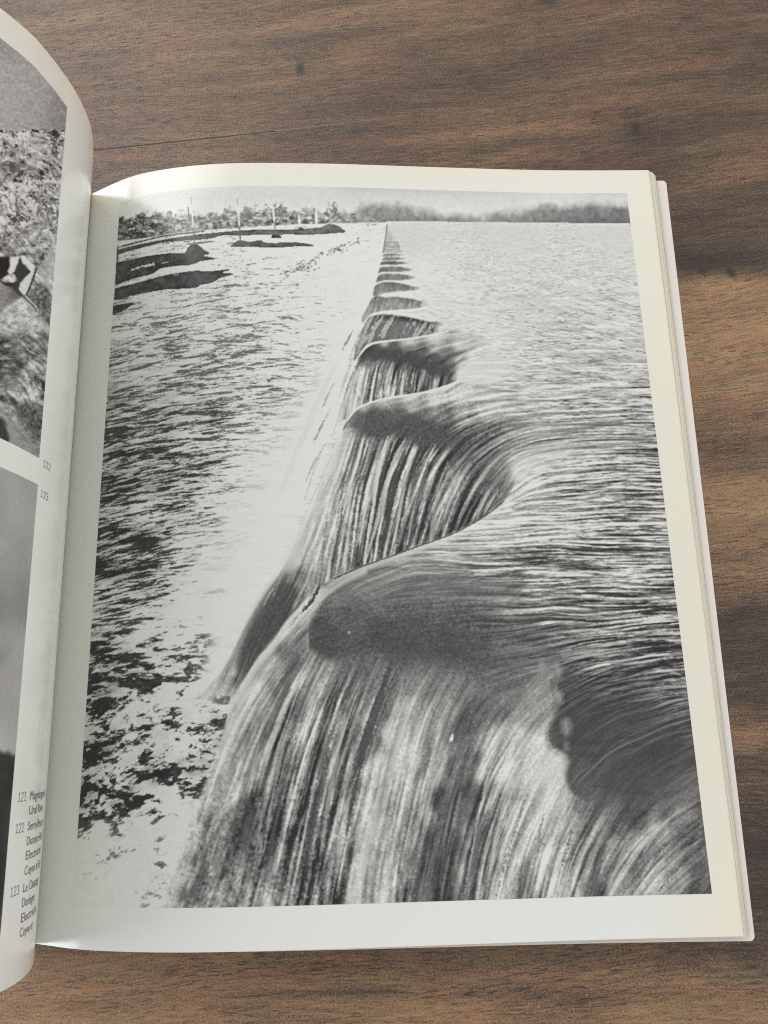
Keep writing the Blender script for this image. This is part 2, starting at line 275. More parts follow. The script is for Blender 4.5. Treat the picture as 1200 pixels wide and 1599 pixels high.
    # small crests running from islands to the dam
    for k in range(60):
        t = rng.random(); x = 478 + 80 * t + rng.normal(0, 4); y = 408 - 30 * t + rng.normal(0, 3) + 18 * (t < .25) * rng.random()
        stroke(g, [(x - 2, y + .6), (x + 3 * rng.random(), y - .6)], 1.8, 120 + 40 * rng.random(), .7, 1.2, True, .4)
    for k in range(40):
        x = 438 + 55 * rng.random(); y = 430 - 22 * (x - 438) / 55 + rng.normal(0, 4)
        stroke(g, [(x - 3, y + 1), (x + 3, y - 1)], 1.8, 125 + 30 * rng.random(), .65, 1.2, True, .5)
    # masts
    stroke(g, [(299, 309), (299.6, 322)], 1.6, 165, .8, 1.2); stroke(g, [(299.6, 320), (301, 340), (303, 362)], 2.4, 214, .95, 1.2); stroke(g, [(302.5, 356), (303.5, 382)], 2.4, 105, .8, 1.2); stroke(g, [(294, 324), (295.5, 338)], 2.0, 110, .8, 1.4)
    stroke(g, [(371, 311), (371.6, 324)], 1.6, 165, .8, 1.2); stroke(g, [(371.6, 322), (373, 340), (375, 358)], 2.8, 214, .95, 1.2); stroke(g, [(374.5, 354), (375.5, 374)], 2.4, 105, .8, 1.2); stroke(g, [(376, 386), (376, 391)], 2.5, 165, .6, 1.4)
    stroke(g, [(426.5, 324), (428, 338), (429.5, 350)], 4, 214, 1, 1.2, True); stroke(g, [(429.5, 346), (430, 366)], 1.8, 125, .8, 1.2)
    stroke(g, [(467, 334), (468.5, 354)], 4.2, 216, 1, 1.2, True); stroke(g, [(494, 326), (494.5, 354)], 4.4, 216, 1, 1.2, True)
    # ---- spray along the foot of the dam
    sp = [(604, 349), (600, 392), (590, 430), (576, 482), (560, 540), (545, 590), (536, 660), (500, 740), (470, 810), (440, 880), (400, 960), (330, 1100), (300, 1100), (380, 860), (430, 740), (480, 620), (520, 540), (555, 470), (580, 400), (592, 360)]
    g = mix(g, poly(sp, 6) * .9, 219 + 1 * wn(8, 4))
    for pts, w, t, a in (([(552, 516), (544, 530), (536, 545)], 2.5, 120, .7), ([(562, 520), (552, 545), (545, 566)], 2, 150, .5), ([(522, 598), (512, 618), (504, 636)], 2.5, 140, .5), ([(507, 656), (498, 674), (490, 692)], 3, 125, .6), ([(516, 640), (500, 668)], 2, 150, .5), ([(508, 694), (490, 725), (478, 750)], 3, 150, .5), ([(550, 560), (540, 590), (530, 620)], 3, 165, .5), ([(500, 712), (488, 742), (476, 780)], 2, 160, .5), ([(545, 600), (532, 640), (520, 680)], 2.5, 170, .5), ([(530, 560), (505, 610), (470, 690), (430, 790)], 10, 205, .4)):
        stroke(g, pts, w, t, a, 2.5, True, .5)
    # ---- the dam: helper for one scallop
    def lip(pts, w, t=214, a=.9): stroke(g, pts, w, t, a, 2, False, .25)
    # fine far scallops
    for y, xl, xr, t in ((378, 601, 621, 150), (381, 601, 622, 160), (384, 600, 624, 148), (387, 600, 624, 158), (390, 599, 624, 150), (393, 599, 628, 165)):
        stroke(g, [(xl, y), (xr, y)], 2.0, t, .9, 1.6, False, .3)
    g = mix(g, poly([(604, 350), (608, 360), (616, 377), (600, 379), (602, 362)], 3.0) * .8, 170 + 4 * fine)
    stroke(g, [(604.5, 352), (603, 364), (601, 380), (599, 394)], 2.2, 125, .7, 2)
    stroke(g, [(603, 347), (601, 365), (598, 385)], 2, 214, .8, 1.5)
    far = [((598, 400), (601, 396.5), (615, 395.5), (634, 398), (620, 399.5), (605, 400.5), 140), ((596, 407), (600, 402.5), (612, 401), (638, 404), (622, 406), (605, 407), 130), ((593, 414), (597, 409), (608, 407.5), (642, 411.5), (622, 413), (604, 413), 112),
           ((590, 427), (595, 418), (608, 416), (649, 421.5), (630, 424), (600, 424), 125), ((587, 441), (592, 430), (607, 427.5), (653, 433.5), (632, 437), (600, 438), 128)]
    for a, b, c, d, e, f, t in far:
        m = poly(SP([a, b, c, ((c[0] + d[0]) / 2, c[1] + 1), d, e, f]), .9)
        m = m * ss(d[0] + 2, d[0] - 18, X)
        g = mix(g, m, t + 25 * ss(0, 1, (X - a[0]) / (d[0] - a[0])) * .4 + 7 * fbm(X / 4, Y / 3, 61, 3))
    m = poly(SP([(583, 456), (586, 447), (594, 442), (604, 440.5), (625, 442), (645, 447), (660, 449.5), (648, 453), (620, 455), (600, 458), (588, 462), (583, 462)]), .9)
    m = m * ss(662, 640, X)
    g = mix(g, m, 124 + 35 * ss(448, 462, Y) + 9 * fbm((X + .3 * Y) / 4, Y / 9, 62, 3))
    m = poly(SP([(566, 494), (574, 480), (581, 467), (590, 461), (600, 464), (625, 464), (655, 469), (674, 472), (664, 480), (640, 483), (610, 485), (590, 489), (578, 497), (566, 505)]), 1.0)
    m = m * ss(676, 648, X)
    s = lic(wn(1.0), np.full(X.shape, 1.85, np.float32), 6, (555, 455, 690, 520))
    g = mix(g, m, 132 + 22 * ss(464, 484, Y) + 30 * ss(640, 674, X) + 11 * s + 6 * fbm(X / 5, Y / 4, 63, 3))
    stroke(g, [(566, 512), (578, 494), (592, 488.5), (615, 486), (645, 484), (668, 480)], 4, 214, .95, 2)
    # scallop four: lit mottled curtain
    m = poly(SP([(556, 540), (566, 515), (574, 500), (580, 494.5), (598, 491), (620, 492.5), (647, 497), (670, 502), (694, 504), (684, 512), (682, 519), (650, 527), (616, 532), (588, 534), (572, 541), (562, 553), (552, 565)]), 1.1)
    m = m * ss(698, 672, X)
    sl = lic(wn(1.5), np.full(X.shape, 2.05, np.float32), 7, (540, 480, 705, 575))
    t = 142 + 26 * np.tanh(2.2 * (sl - .1)) - 40 * ss(503, 492, Y - .12 * (X - 600)) - 26 * ss(655, 685, X) + 22 * ss(560, 545, X)
    g = mix(g, m, t + 3 * fine)
    # direction of the fall over the near scallops
    curt = [(545, 600, 1.75), (600, 590, 1.72), (650, 580, 1.66), (690, 585, 1.7), (690, 560, 2.5), (720, 575, 2.6), (650, 550, 3.0), (600, 545, 2.9), (570, 555, 2.5), (640, 533, 3.05), (700, 530, 3.1), (740, 560, 2.85), (725, 580, 2.5), (780, 560, 3.1), (620, 628, 3.0), (680, 615, 3.1), (740, 620, 3.12), (800, 640, 3.14), (860, 665, 3.14), (900, 690, 3.14), (880, 720, 3.0),
            (540, 680, 1.85), (500, 760, 1.98), (470, 850, 1.95), (440, 930, 2.05), (560, 700, 1.78), (560, 800, 1.75), (530, 880, 1.72), (600, 700, 1.85), (590, 780, 1.76), (575, 860, 1.72), (640, 700, 1.95), (630, 780, 1.82), (620, 840, 1.80), (680, 700, 2.15), (670, 760, 1.92), (660, 820, 1.86),
            (720, 700, 2.3), (715, 760, 2.0), (705, 810, 1.92), (760, 710, 2.45), (750, 750, 2.15), (740, 790, 2.05), (790, 730, 2.35), (785, 765, 2.2), (700, 670, 2.65), (740, 670, 2.75), (780, 690, 2.7), (650, 655, 2.9), (600, 650, 2.8), (560, 655, 2.4), (820, 690, 2.9), (850, 700, 3.0), (830, 730, 2.7)]
    ca, = rbf(curt, 1.7, 12)
    CB = (290, 510, 860, 1115)
    c1 = lic(wn(1.1), ca, 19, CB); c2 = lic(wn(1.9), ca, 30, CB); c3 = lic(wn(.8), ca, 6, CB)
    c3a, = rbf([(545, 600, 1.78), (560, 580, 1.76), (575, 600, 1.74), (600, 590, 1.74), (625, 590, 1.72), (650, 590, 1.68), (675, 596, 1.66), (690, 590, 1.75), (545, 640, 1.75), (600, 615, 1.70), (640, 608, 1.66), (690, 565, 2.4), (715, 575, 2.6), (660, 556, 2.8), (640, 545, 2.95), (600, 542, 2.9), (570, 552, 2.5), (640, 533, 3.05), (700, 530, 3.1), (740, 560, 2.85), (725, 582, 2.5), (780, 560, 3.1), (700, 545, 2.9), (620, 566, 1.95), (650, 572, 1.95)], 1.9, 8)
    C3B = (500, 505, 830, 670); d1 = lic(wn(1.0), c3a, 14, C3B); d2 = lic(wn(1.6), c3a, 20, C3B)
    # scallop three
    m = poly(SP([(530, 660), (538, 620), (550, 585), (562, 560), (567, 549), (580, 539), (594, 534), (616, 531), (648, 528), (680, 522), (702, 516), (760, 528), (800, 548), (806, 566), (770, 572), (735, 576), (716, 584), (714, 592), (712, 598), (700, 603), (680, 609), (656, 615), (624, 620), (596, 625), (572, 632), (556, 641), (542, 653)]), 1.0) * ss(800, 715, X) * ss(532, 556, X + .28 * (Y - 600))
    tn, cn = rbf([(552, 590, 175, 26), (545, 630, 185, 24), (570, 580, 150, 40), (590, 590, 145, 50), (620, 590, 135, 54), (650, 590, 130, 54), (680, 594, 115, 46), (700, 597, 100, 25), (570, 615, 148, 46), (600, 610, 140, 52), (640, 604, 130, 52), (566, 556, 82, 3), (580, 550, 78, 3), (600, 552, 76, 4), (620, 555, 78, 4), (640, 560, 78, 5), (655, 568, 80, 8), (670, 575, 84, 10), (690, 580, 82, 10), (700, 570, 95, 16), (710, 590, 90, 15), (680, 560, 90, 12), (660, 551, 96, 12), (640, 546, 100, 10), (610, 542, 96, 6), (590, 541, 100, 6), (600, 535.5, 185, 4), (640, 534, 195, 6), (640, 540, 150, 8), (680, 530, 200, 6), (680, 542, 160, 14), (700, 552, 130, 20), (720, 556, 150, 24), (720, 540, 195, 10), (740, 560, 185, 22), (735, 575, 200, 12), (722, 585, 200, 12), (760, 545, 196, 14), (680, 585, 90, 25), (660, 582, 105, 40), (640, 574, 95, 25), (600, 568, 110, 25), (575, 566, 105, 18)], 2.3, 5)
    g = mix(g, m, tn + cn * np.clip(.5 * d1 + .8 * d2, -1.6, 1.7) * 1.05 + 2.5 * fine)
    g = mix(g, poly(SP([(563, 559), (570, 549), (585, 543), (610, 545), (650, 552), (680, 562), (702, 574), (694, 588), (672, 584), (655, 574), (640, 568), (620, 563), (600, 564), (580, 563)]), 3) * .75, 79 + 2 * fine)
    lip([(560, 560), (566, 549), (578, 538), (594, 534), (616, 531.5), (648, 528), (680, 522), (700, 517)], 3.0)
    for pts, w, t, a in (([(588, 566), (581, 590), (573, 628)], 4.5, 84, .75), ([(604, 566), (599, 585), (590, 618)], 3.2, 100, .6), ([(614, 565), (605, 590), (597, 622)], 4, 200, .6), ([(632, 568), (625, 595), (617, 618)], 3, 92, .6), ([(636, 578), (630, 600), (624, 618)], 4, 198, .6), ([(644, 572), (638, 598), (632, 618)], 4, 88, .7), ([(648, 574), (643, 596), (639, 616)], 2.5, 205, .6), ([(663, 580), (657, 598), (652, 614)], 6, 190, .6), ([(672, 588), (669, 600), (664, 611)], 5, 84, .7), ([(686, 590), (683, 600), (681, 607)], 3, 180, .6), ([(577, 566), (568, 592), (562, 630)], 2.5, 196, .5), ([(562, 572), (553, 600), (545, 640)], 2, 205, .6), ([(556, 572), (546, 596), (538, 622)], 2, 110, .5)):
        stroke(g, pts, w, t, a, 2, True, .5)
    # water wrapping round the right end of scallop three
    wrap3 = poly(SP([(706, 592), (712, 580), (726, 568), (760, 562), (800, 566), (790, 590), (740, 602), (712, 600)]), 3)
    g = mix(g, wrap3 * .75, 205 + 5 * r2)
    # scallop one: the large curtain
    m = poly(SP([(300, 1104), (322, 1077), (345, 1050), (365, 1015), (382, 980), (396, 956), (412, 930), (436, 898), (460, 850), (480, 800), (500, 750), (522, 700), (538, 668), (541, 661), (547, 650), (556, 640), (572, 631), (596, 624), (624, 619), (656, 614), (680, 608), (700, 602), (716, 597), (790, 610), (860, 640), (930, 680), (930, 705), (860, 712), (820, 720), (806, 735), (806, 748), (803, 759), (793, 774), (780, 789), (760, 804), (737, 818), (713, 831), (680, 844), (653, 853), (613, 868), (567, 884), (523, 903), (493, 921), (470, 945), (447, 970), (426, 1002), (404, 1026), (387, 1052), (371, 1078), (366, 1100)]), 1.2)
    m = m * ss(900, 760, X + .9 * np.maximum(660 - Y, 0))
    tn, cn = rbf([(541, 664, 95, 4), (548, 655, 100, 4), (560, 650, 92, 4), (580, 645, 96, 5), (560, 664, 88, 4), (580, 670, 84, 4), (600, 645, 110, 8), (600, 662, 88, 5), (630, 645, 106, 9), (630, 670, 84, 5), (650, 660, 90, 8), (660, 685, 82, 6), (680, 670, 88, 9), (570, 635, 185, 4), (600, 628, 195, 5), (600, 635, 150, 6), (640, 623, 200, 5), (640, 633, 168, 9), (680, 617, 204, 6), (680, 632, 180, 14), (690, 645, 138, 20), (660, 641, 130, 14), (720, 620, 200, 12), (720, 645, 160, 24), (760, 640, 180, 24), (740, 660, 132, 28), (790, 660, 160, 30), (840, 680, 165, 32), (870, 700, 160, 32), (840, 715, 190, 24), (820, 730, 205, 14), (720, 690, 98, 16), (690, 690, 92, 12), (700, 655, 115, 20), (780, 680, 130, 30), (760, 700, 112, 24), (820, 690, 150, 30),
                   (545, 690, 165, 26), (530, 720, 180, 22), (515, 760, 180, 24), (560, 690, 145, 28), (575, 700, 135, 30), (595, 695, 130, 34), (560, 740, 140, 34), (590, 740, 140, 40), (615, 700, 128, 34), (620, 740, 128, 42), (640, 705, 125, 34), (650, 740, 125, 40), (665, 715, 122, 34), (690, 715, 118, 30), (690, 750, 135, 34), (720, 720, 108, 20), (720, 760, 122, 30), (745, 730, 105, 18), (770, 730, 106, 20), (785, 750, 104, 22), (755, 770, 115, 30), (740, 795, 100, 28), (725, 815, 92, 20), (700, 800, 130, 34), (680, 830, 130, 34),
                   (560, 800, 135, 40), (590, 800, 122, 44), (620, 800, 128, 44), (650, 800, 135, 38), (670, 790, 138, 36), (540, 800, 160, 30), (500, 800, 190, 20), (480, 850, 190, 16), (510, 850, 175, 26), (540, 860, 150, 36), (580, 860, 125, 44), (610, 850, 132, 40), (640, 840, 140, 34), (520, 890, 155, 34), (490, 880, 178, 22), (500, 910, 160, 26), (465, 870, 188, 12), (450, 880, 170, 14),
                   (480, 915, 160, 22), (470, 935, 140, 22), (440, 905, 112, 10), (425, 930, 88, 8), (450, 930, 96, 12), (430, 955, 82, 5), (410, 970, 80, 5), (440, 960, 84, 6), (400, 1000, 80, 5), (415, 1000, 82, 5), (385, 1010, 95, 16), (375, 1030, 110, 26), (390, 1040, 86, 10), (360, 1050, 120, 28), (375, 1070, 100, 22), (345, 1080, 125, 26), (360, 1095, 110, 24), (325, 1090, 150, 22), (310, 1100, 175, 16), (465, 900, 130, 16)], 2.2, 7)
    g0 = g.copy()
    t = tn + cn * np.clip(.5 * c1 + .8 * c2 + .12 * c3, -1.6, 1.9) * 1.15 + 4 * fine
    edge = ss(-6, 62, X - curve([(310, 660), (310, 300)], X) * 0 - np.interp(Y, [640, 668, 700, 750, 800, 850, 900, 930, 1104], [520, 528, 505, 470, 448, 428, 405, 396, 280]).astype(np.float32))
    g = mix(g, m * edge * ss(1106, 1052, Y - 3 * fbm(X / 6, Y / 9, 73, 3)), t)
    g = mix(g, poly(SP([(540, 666), (548, 656), (570, 645), (600, 641), (640, 646), (672, 656), (706, 672), (716, 690), (700, 700), (684, 693), (670, 699), (650, 697), (640, 683), (616, 678), (596, 681), (580, 681), (560, 672)]), 4.5) * .7, 86 + 4 * fine)
    # individually readable ribs of the curtain
    for pts, w, t, a in (([(606, 682), (592, 730), (582, 800), (568, 876)], 7, 200, .7), ([(613, 690), (599, 740), (588, 800), (574, 876)], 6, 86, .7), ([(598, 700), (577, 760), (566, 820), (560, 876)], 4, 205, .55), ([(634, 684), (617, 715), (600, 770), (588, 820), (570, 880)], 7, 198, .6),
                         ([(640, 700), (622, 745), (608, 800), (594, 868)], 8, 82, .75), ([(625, 720), (610, 765), (600, 810)], 4, 90, .6), ([(655, 704), (642, 740), (630, 790), (618, 858)], 5, 84, .7), ([(650, 700), (636, 740), (626, 790), (612, 862)], 5, 190, .5), ([(680, 694), (664, 730), (652, 780), (636, 850)], 5, 196, .6), ([(672, 716), (660, 750), (648, 800), (640, 845)], 4, 92, .6),
                         ([(577, 690), (563, 745), (553, 810), (545, 890)], 4, 92, .55), ([(568, 680), (552, 740), (545, 800)], 3, 200, .5), ([(586, 690), (572, 750), (562, 800), (550, 885)], 4, 95, .5), ([(560, 680), (545, 720), (532, 780), (526, 830)], 3, 112, .5), ([(550, 676), (535, 715), (522, 765)], 4, 205, .55), ([(700, 720), (684, 765), (672, 835)], 3, 185, .5), ([(718, 735), (702, 780), (692, 825)], 3, 188, .45), ([(764, 765), (755, 785), (744, 812)], 4, 180, .6), ([(778, 765), (766, 785), (756, 804)], 3, 178, .55), ([(690, 735), (676, 785), (664, 840)], 2.5, 95, .45), ([(535, 790), (527, 850), (522, 895)], 4, 98, .5), ([(545, 830), (538, 870), (532, 895)], 4, 205, .5), ([(512, 800), (505, 860), (498, 910)], 3, 120, .4), ([(560, 850), (556, 880)], 8, 84, .6)):
        stroke(g, pts, w, t, min(a * 1.25, .9), 2.5, True, .6)
    g = mix(g, poly(SP([(434, 905), (452, 908), (466, 928), (455, 950), (440, 973), (420, 1000), (400, 1026), (384, 1046), (372, 1042), (380, 1002), (395, 964), (412, 934)]), 5) * .8, 80 + 4 * c1 + 3 * fine)
    stroke(g, [(534, 680), (508, 745), (482, 808), (452, 872)], 22, 216, .6, 26, False, 1.0)
    # dark wedge at the foot: light veils
    for pts, w, t in (([(458, 868), (440, 900), (425, 935)], 2.5, 178), ([(438, 900), (420, 930), (412, 945)], 2.5, 190), ([(385, 985), (374, 1010), (362, 1045), (352, 1095)], 3.5, 160), ([(372, 1010), (350, 1050), (330, 1098)], 5, 175), ([(390, 1020), (378, 1050), (372, 1085)], 3, 130), ([(352, 1050), (335, 1080), (320, 1100)], 4, 185), ([(365, 1060), (358, 1085)], 4, 150)):
        stroke(g, pts, w, t, .6, 2, True, .8)
    stroke(g, [(292, 1106), (335, 1104), (372, 1102)], 8, 216, .6, 14, False, 2.5)
    # water wrapping round the right end of scallop one
    for k in range(20):
        o = (k + .5 * rng.random()) / 20; y0 = 752 - 78 * o
        pts = [(800 - 70 * o, 756 - 42 * o), (810 - 45 * o, 738 - 48 * o), (835 - 30 * o, 722 - 50 * o), (880 - 20 * o, 712 - 52 * o), (960, 708 - 48 * o), (1020, 708 - 44 * o)]
        stroke(g, pts, 2 + 2.5 * rng.random(), (210 if o < .42 else 178) if k % 2 else (150 if o < .42 else 95), .42, 2.4, True, .2)
    g = mix(g, poly(SP([(800, 745), (798, 725), (815, 712), (850, 706), (880, 716), (840, 735), (815, 750), (805, 760)]), 6) * .6, 212)
    g = mix(g, poly(SP([(785, 790), (795, 768), (803, 752), (795, 762), (778, 778), (760, 798)]), 2) * .6, 95)
    # pier edge in front of the curtain
    lip([(541, 663), (547, 650), (556, 640), (572, 631), (596, 624), (624, 619), (656, 614), (680, 608), (700, 602), (716, 596)], 3.4)
    stroke(g, [(500, 932), (523, 908), (567, 889), (613, 873), (653, 858), (690, 845), (737, 824), (770, 803), (795, 780)], 9, 205, .6, 7)
    stroke(g, [(523, 903), (567, 884), (613, 868), (653, 853), (713, 831), (760, 804), (786, 783)], 2.0, 84, .8, 1.4, False, .25)
    # ---- foreground curtain
    m = poly(SP([(250, 1430), (285, 1330), (320, 1230), (345, 1150), (372, 1090), (402, 1035), (440, 985), (468, 955), (490, 925), (505, 925), (495, 950), (486, 972), (484, 1010), (520, 1030), (560, 1020), (620, 1030), (700, 1040), (740, 1062), (800, 1080), (850, 1040), (866, 1055), (872, 1100), (858, 1140), (862, 1165), (884, 1182), (884, 1215), (896, 1240), (940, 1255), (1000, 1262), (1060, 1245), (1100, 1220), (1125, 1430)]), 3.5)
    ms = blur(m, 15); ws = ss(505, 570, X) * ss(850, 800, X) * ss(1180, 1110, Y) + ss(893, 930, X) * ss(1330, 1290, Y)
    m = m + ws * (ms - m)
    fa, = rbf([(480, 960, 2.35), (430, 1020, 2.3), (400, 1080, 2.15), (370, 1150, 2.0), (340, 1250, 1.9), (310, 1380, 1.95), (500, 1050, 2.05), (460, 1120, 1.9), (430, 1220, 1.82), (420, 1350, 1.8), (560, 1060, 2.0), (540, 1130, 1.88), (510, 1230, 1.8), (490, 1360, 1.78), (620, 1050, 2.05), (590, 1120, 1.9), (560, 1230, 1.8), (545, 1380, 1.75), (700, 1070, 2.1), (660, 1150, 1.85), (630, 1260, 1.78), (610, 1390, 1.72),
                (780, 1090, 2.35), (740, 1150, 1.95), (700, 1260, 1.8), (680, 1390, 1.75), (830, 1090, 2.4), (790, 1170, 2.1), (760, 1260, 1.9), (740, 1390, 1.75), (860, 1180, 2.2), (830, 1260, 1.98), (800, 1380, 1.8), (890, 1260, 2.05), (870, 1380, 1.83), (950, 1290, 2.1), (930, 1380, 1.9), (1010, 1290, 2.35), (990, 1370, 2.2), (1080, 1270, 2.55), (1060, 1360, 2.45)], 1.7, 14)
    FB = (230, 900, 1128, 1424)
    f1 = lic(wn(1.2), fa, 22, FB); f2 = lic(wn(2.4), fa, 36, FB); f3 = lic(wn(.9), fa, 7, FB); f4 = lic(wn(6), fa, 36, FB)
    tn, cn = rbf([(485, 945, 190, 14), (450, 985, 195, 14), (415, 1030, 195, 16), (385, 1080, 200, 12), (355, 1130, 198, 10), (340, 1180, 195, 12), (320, 1240, 200, 10), (300, 1300, 205, 6), (280, 1370, 205, 5), (265, 1410, 200, 6), (470, 1000, 150, 24), (455, 1030, 118, 22), (435, 1060, 150, 22), (410, 1100, 165, 22), (390, 1140, 160, 24), (370, 1190, 168, 22), (350, 1240, 175, 20), (330, 1290, 165, 22),
                   (500, 1040, 140, 22), (480, 1070, 140, 28), (450, 1100, 125, 30), (540, 1030, 118, 8), (540, 1070, 132, 20), (560, 1040, 112, 8), (590, 1040, 115, 12), (520, 1110, 140, 34), (470, 1150, 140, 36), (430, 1150, 130, 34), (490, 1200, 135, 36), (440, 1210, 135, 34), (400, 1210, 140, 26), (560, 1110, 125, 30), (540, 1180, 118, 34), (500, 1260, 110, 38), (460, 1260, 140, 36), (430, 1260, 125, 34),
                   (390, 1265, 88, 10), (370, 1290, 95, 14), (380, 1320, 92, 14), (395, 1300, 100, 14), (360, 1330, 120, 18), (340, 1340, 140, 20), (320, 1380, 130, 26), (300, 1400, 125, 24), (350, 1400, 140, 18), (365, 1395, 105, 20), (400, 1390, 145, 24), (430, 1340, 135, 30), (430, 1400, 138, 28), (470, 1330, 100, 34), (480, 1360, 85, 22), (470, 1400, 110, 30), (510, 1330, 105, 36), (520, 1390, 110, 32), (540, 1330, 110, 30), (530, 1280, 115, 34), (545, 1230, 95, 24), (560, 1180, 88, 16), (575, 1160, 95, 20), (590, 1110, 110, 24), (600, 1070, 120, 14),
                   (580, 1200, 155, 24), (575, 1260, 160, 26), (560, 1310, 140, 26), (570, 1350, 180, 16), (560, 1400, 186, 10), (595, 1300, 185, 14), (600, 1360, 180, 14), (590, 1405, 178, 14), (610, 1200, 188, 14), (620, 1150, 178, 14), (640, 1110, 165, 14), (640, 1180, 184, 14), (640, 1240, 180, 18), (640, 1300, 160, 20), (625, 1370, 165, 20), (630, 1405, 130, 22), (670, 1130, 165, 16), (680, 1170, 168, 18), (670, 1210, 165, 18), (660, 1270, 155, 20), (680, 1060, 125, 8), (640, 1065, 135, 10), (720, 1075, 125, 9), (700, 1110, 145, 14),
                   (710, 1160, 120, 12), (725, 1130, 105, 9), (745, 1110, 108, 8), (715, 1200, 105, 12), (735, 1190, 110, 12), (690, 1250, 92, 8), (720, 1260, 100, 14), (735, 1240, 84, 8), (680, 1310, 86, 8), (710, 1320, 90, 14), (670, 1370, 92, 10), (700, 1380, 88, 10), (650, 1400, 95, 12), (690, 1405, 90, 10), (770, 1070, 118, 6), (800, 1090, 130, 6), (830, 1060, 140, 8), (845, 1090, 150, 6), (780, 1110, 120, 9), (830, 1120, 146, 6),
                   (770, 1160, 168, 20), (760, 1200, 165, 26), (760, 1260, 150, 30), (740, 1310, 130, 26), (740, 1370, 140, 28), (800, 1150, 180, 12), (840, 1170, 195, 8), (870, 1200, 198, 6), (810, 1210, 192, 12), (850, 1230, 200, 9), (800, 1270, 178, 22), (780, 1330, 150, 28), (790, 1390, 150, 28), (840, 1280, 190, 16), (870, 1260, 196, 10), (830, 1330, 165, 26), (820, 1390, 120, 22), (850, 1380, 160, 28), (880, 1310, 160, 26), (890, 1280, 165, 20), (910, 1260, 130, 18), (900, 1340, 160, 28), (890, 1390, 165, 26), (930, 1290, 135, 22), (930, 1340, 120, 22), (920, 1390, 130, 24), (960, 1290, 105, 12), (960, 1330, 140, 22), (970, 1380, 165, 18),
                   (990, 1280, 90, 8), (1010, 1320, 150, 20), (1000, 1350, 145, 24), (1030, 1300, 160, 18), (1020, 1385, 165, 16), (1050, 1330, 130, 20), (1060, 1280, 125, 16), (1080, 1250, 110, 10), (1040, 1270, 105, 10), (1080, 1310, 105, 14), (1060, 1370, 135, 16), (1090, 1350, 95, 8), (1100, 1385, 96, 5)], 2.2, 8)
    t = tn + cn * np.clip(.5 * f1 + .75 * f2 + .35 * f4 + .1 * f3, -1.8, 2.0) * 1.12 + 4.5 * fine
    # porous spray texture near the bottom
    sprk = fbm(X / 5, Y / 5, 71, 4); t = t + 9 * sprk * ss(1180, 1300, Y) * ss(560, 470, X) + 5 * sprk * ss(1100, 1250, Y) * ss(700, 620, X)
    t = t + 8 * fbm((X + .3 * Y) / 22, Y / 60, 72, 3) * ss(1060, 1120, Y)
    g = mix(g, m, t)
    for pts, w, t, a in (([(612, 1034), (600, 1070), (588, 1112), (568, 1170), (552, 1231), (541, 1310)], 14, 80, .75), ([(586, 1060), (572, 1090), (560, 1120)], 5, 100, .5), ([(505, 1035), (492, 1065), (480, 1095)], 6, 178, .5), ([(470, 1010), (455, 1040), (445, 1080), (435, 1110)], 12, 100, .5), ([(512, 1150), (500, 1190), (488, 1240), (472, 1320), (460, 1380)], 4, 190, .55),
                         ([(525, 1130), (508, 1170), (495, 1215)], 9, 92, .55), ([(515, 1170), (498, 1240), (486, 1300), (478, 1370)], 14, 76, .6), ([(540, 1130), (526, 1180), (515, 1240), (505, 1300)], 6, 165, .5), ([(463, 1150), (450, 1200), (440, 1240), (430, 1290), (420, 1330)], 4, 92, .6), ([(450, 1130), (438, 1190), (425, 1250), (412, 1330)], 5, 178, .5), ([(440, 1240), (430, 1290), (420, 1340), (412, 1390)], 5, 86, .55), ([(560, 1200), (545, 1250), (530, 1330), (520, 1390)], 4, 178, .5), ([(365, 1260), (345, 1290), (330, 1310)], 7, 110, .5), ([(325, 1320), (315, 1360), (300, 1400), (292, 1418)], 10, 92, .55), ([(336, 1320), (328, 1345)], 3, 190, .6),
                         ([(405, 1160), (395, 1200), (380, 1250)], 4, 185, .4), ([(385, 1240), (388, 1290), (380, 1330)], 22, 84, .5), ([(372, 1280), (360, 1300)], 14, 88, .5), ([(400, 1255), (408, 1280), (398, 1340)], 3, 165, .5), ([(410, 1310), (404, 1350)], 4, 188, .5), ([(640, 1105), (615, 1180), (590, 1270), (560, 1370), (548, 1412)], 16, 190, .45), ([(700, 1180), (675, 1230), (660, 1300)], 5, 185, .45), ([(707, 1146), (703, 1158)], 5, 215, .9), ([(720, 1210), (700, 1280), (690, 1350)], 4, 140, .45), ([(785, 1140), (765, 1200), (745, 1290), (725, 1400)], 4, 196, .5), ([(760, 1240), (748, 1300), (738, 1370)], 6, 110, .45), ([(790, 1240), (772, 1310), (755, 1400)], 5, 118, .5), ([(800, 1210), (780, 1280), (765, 1360)], 4, 200, .45), ([(822, 1240), (795, 1330), (775, 1400)], 3, 110, .45), ([(845, 1300), (825, 1360), (815, 1400)], 10, 130, .4), ([(850, 1270), (842, 1310), (850, 1320)], 5, 120, .4), ([(895, 1290), (885, 1330), (878, 1350)], 4, 100, .5), ([(960, 1270), (940, 1330), (925, 1395)], 7, 108, .5), ([(985, 1300), (965, 1350), (950, 1395)], 5, 178, .4), ([(1060, 1265), (1025, 1300), (1005, 1335)], 5, 180, .55), ([(1080, 1290), (1040, 1320), (1010, 1360)], 4, 100, .5), ([(1095, 1310), (1055, 1340), (1020, 1385)], 4, 165, .5), ([(1085, 1335), (1050, 1365), (1030, 1390)], 4, 105, .5), ([(1100, 1365), (1070, 1380)], 3, 150, .4)):
        stroke(g, pts, w, t, min(a * 1.15, .9), max(2.5, w * .45), True, .9)
    # crest of the foreground pier: white band and its crack
    stroke(g, [(372, 1095), (402, 1040), (440, 992), (466, 962), (485, 940), (503, 920)], 9, 205, .65, 8, False, 1.5)
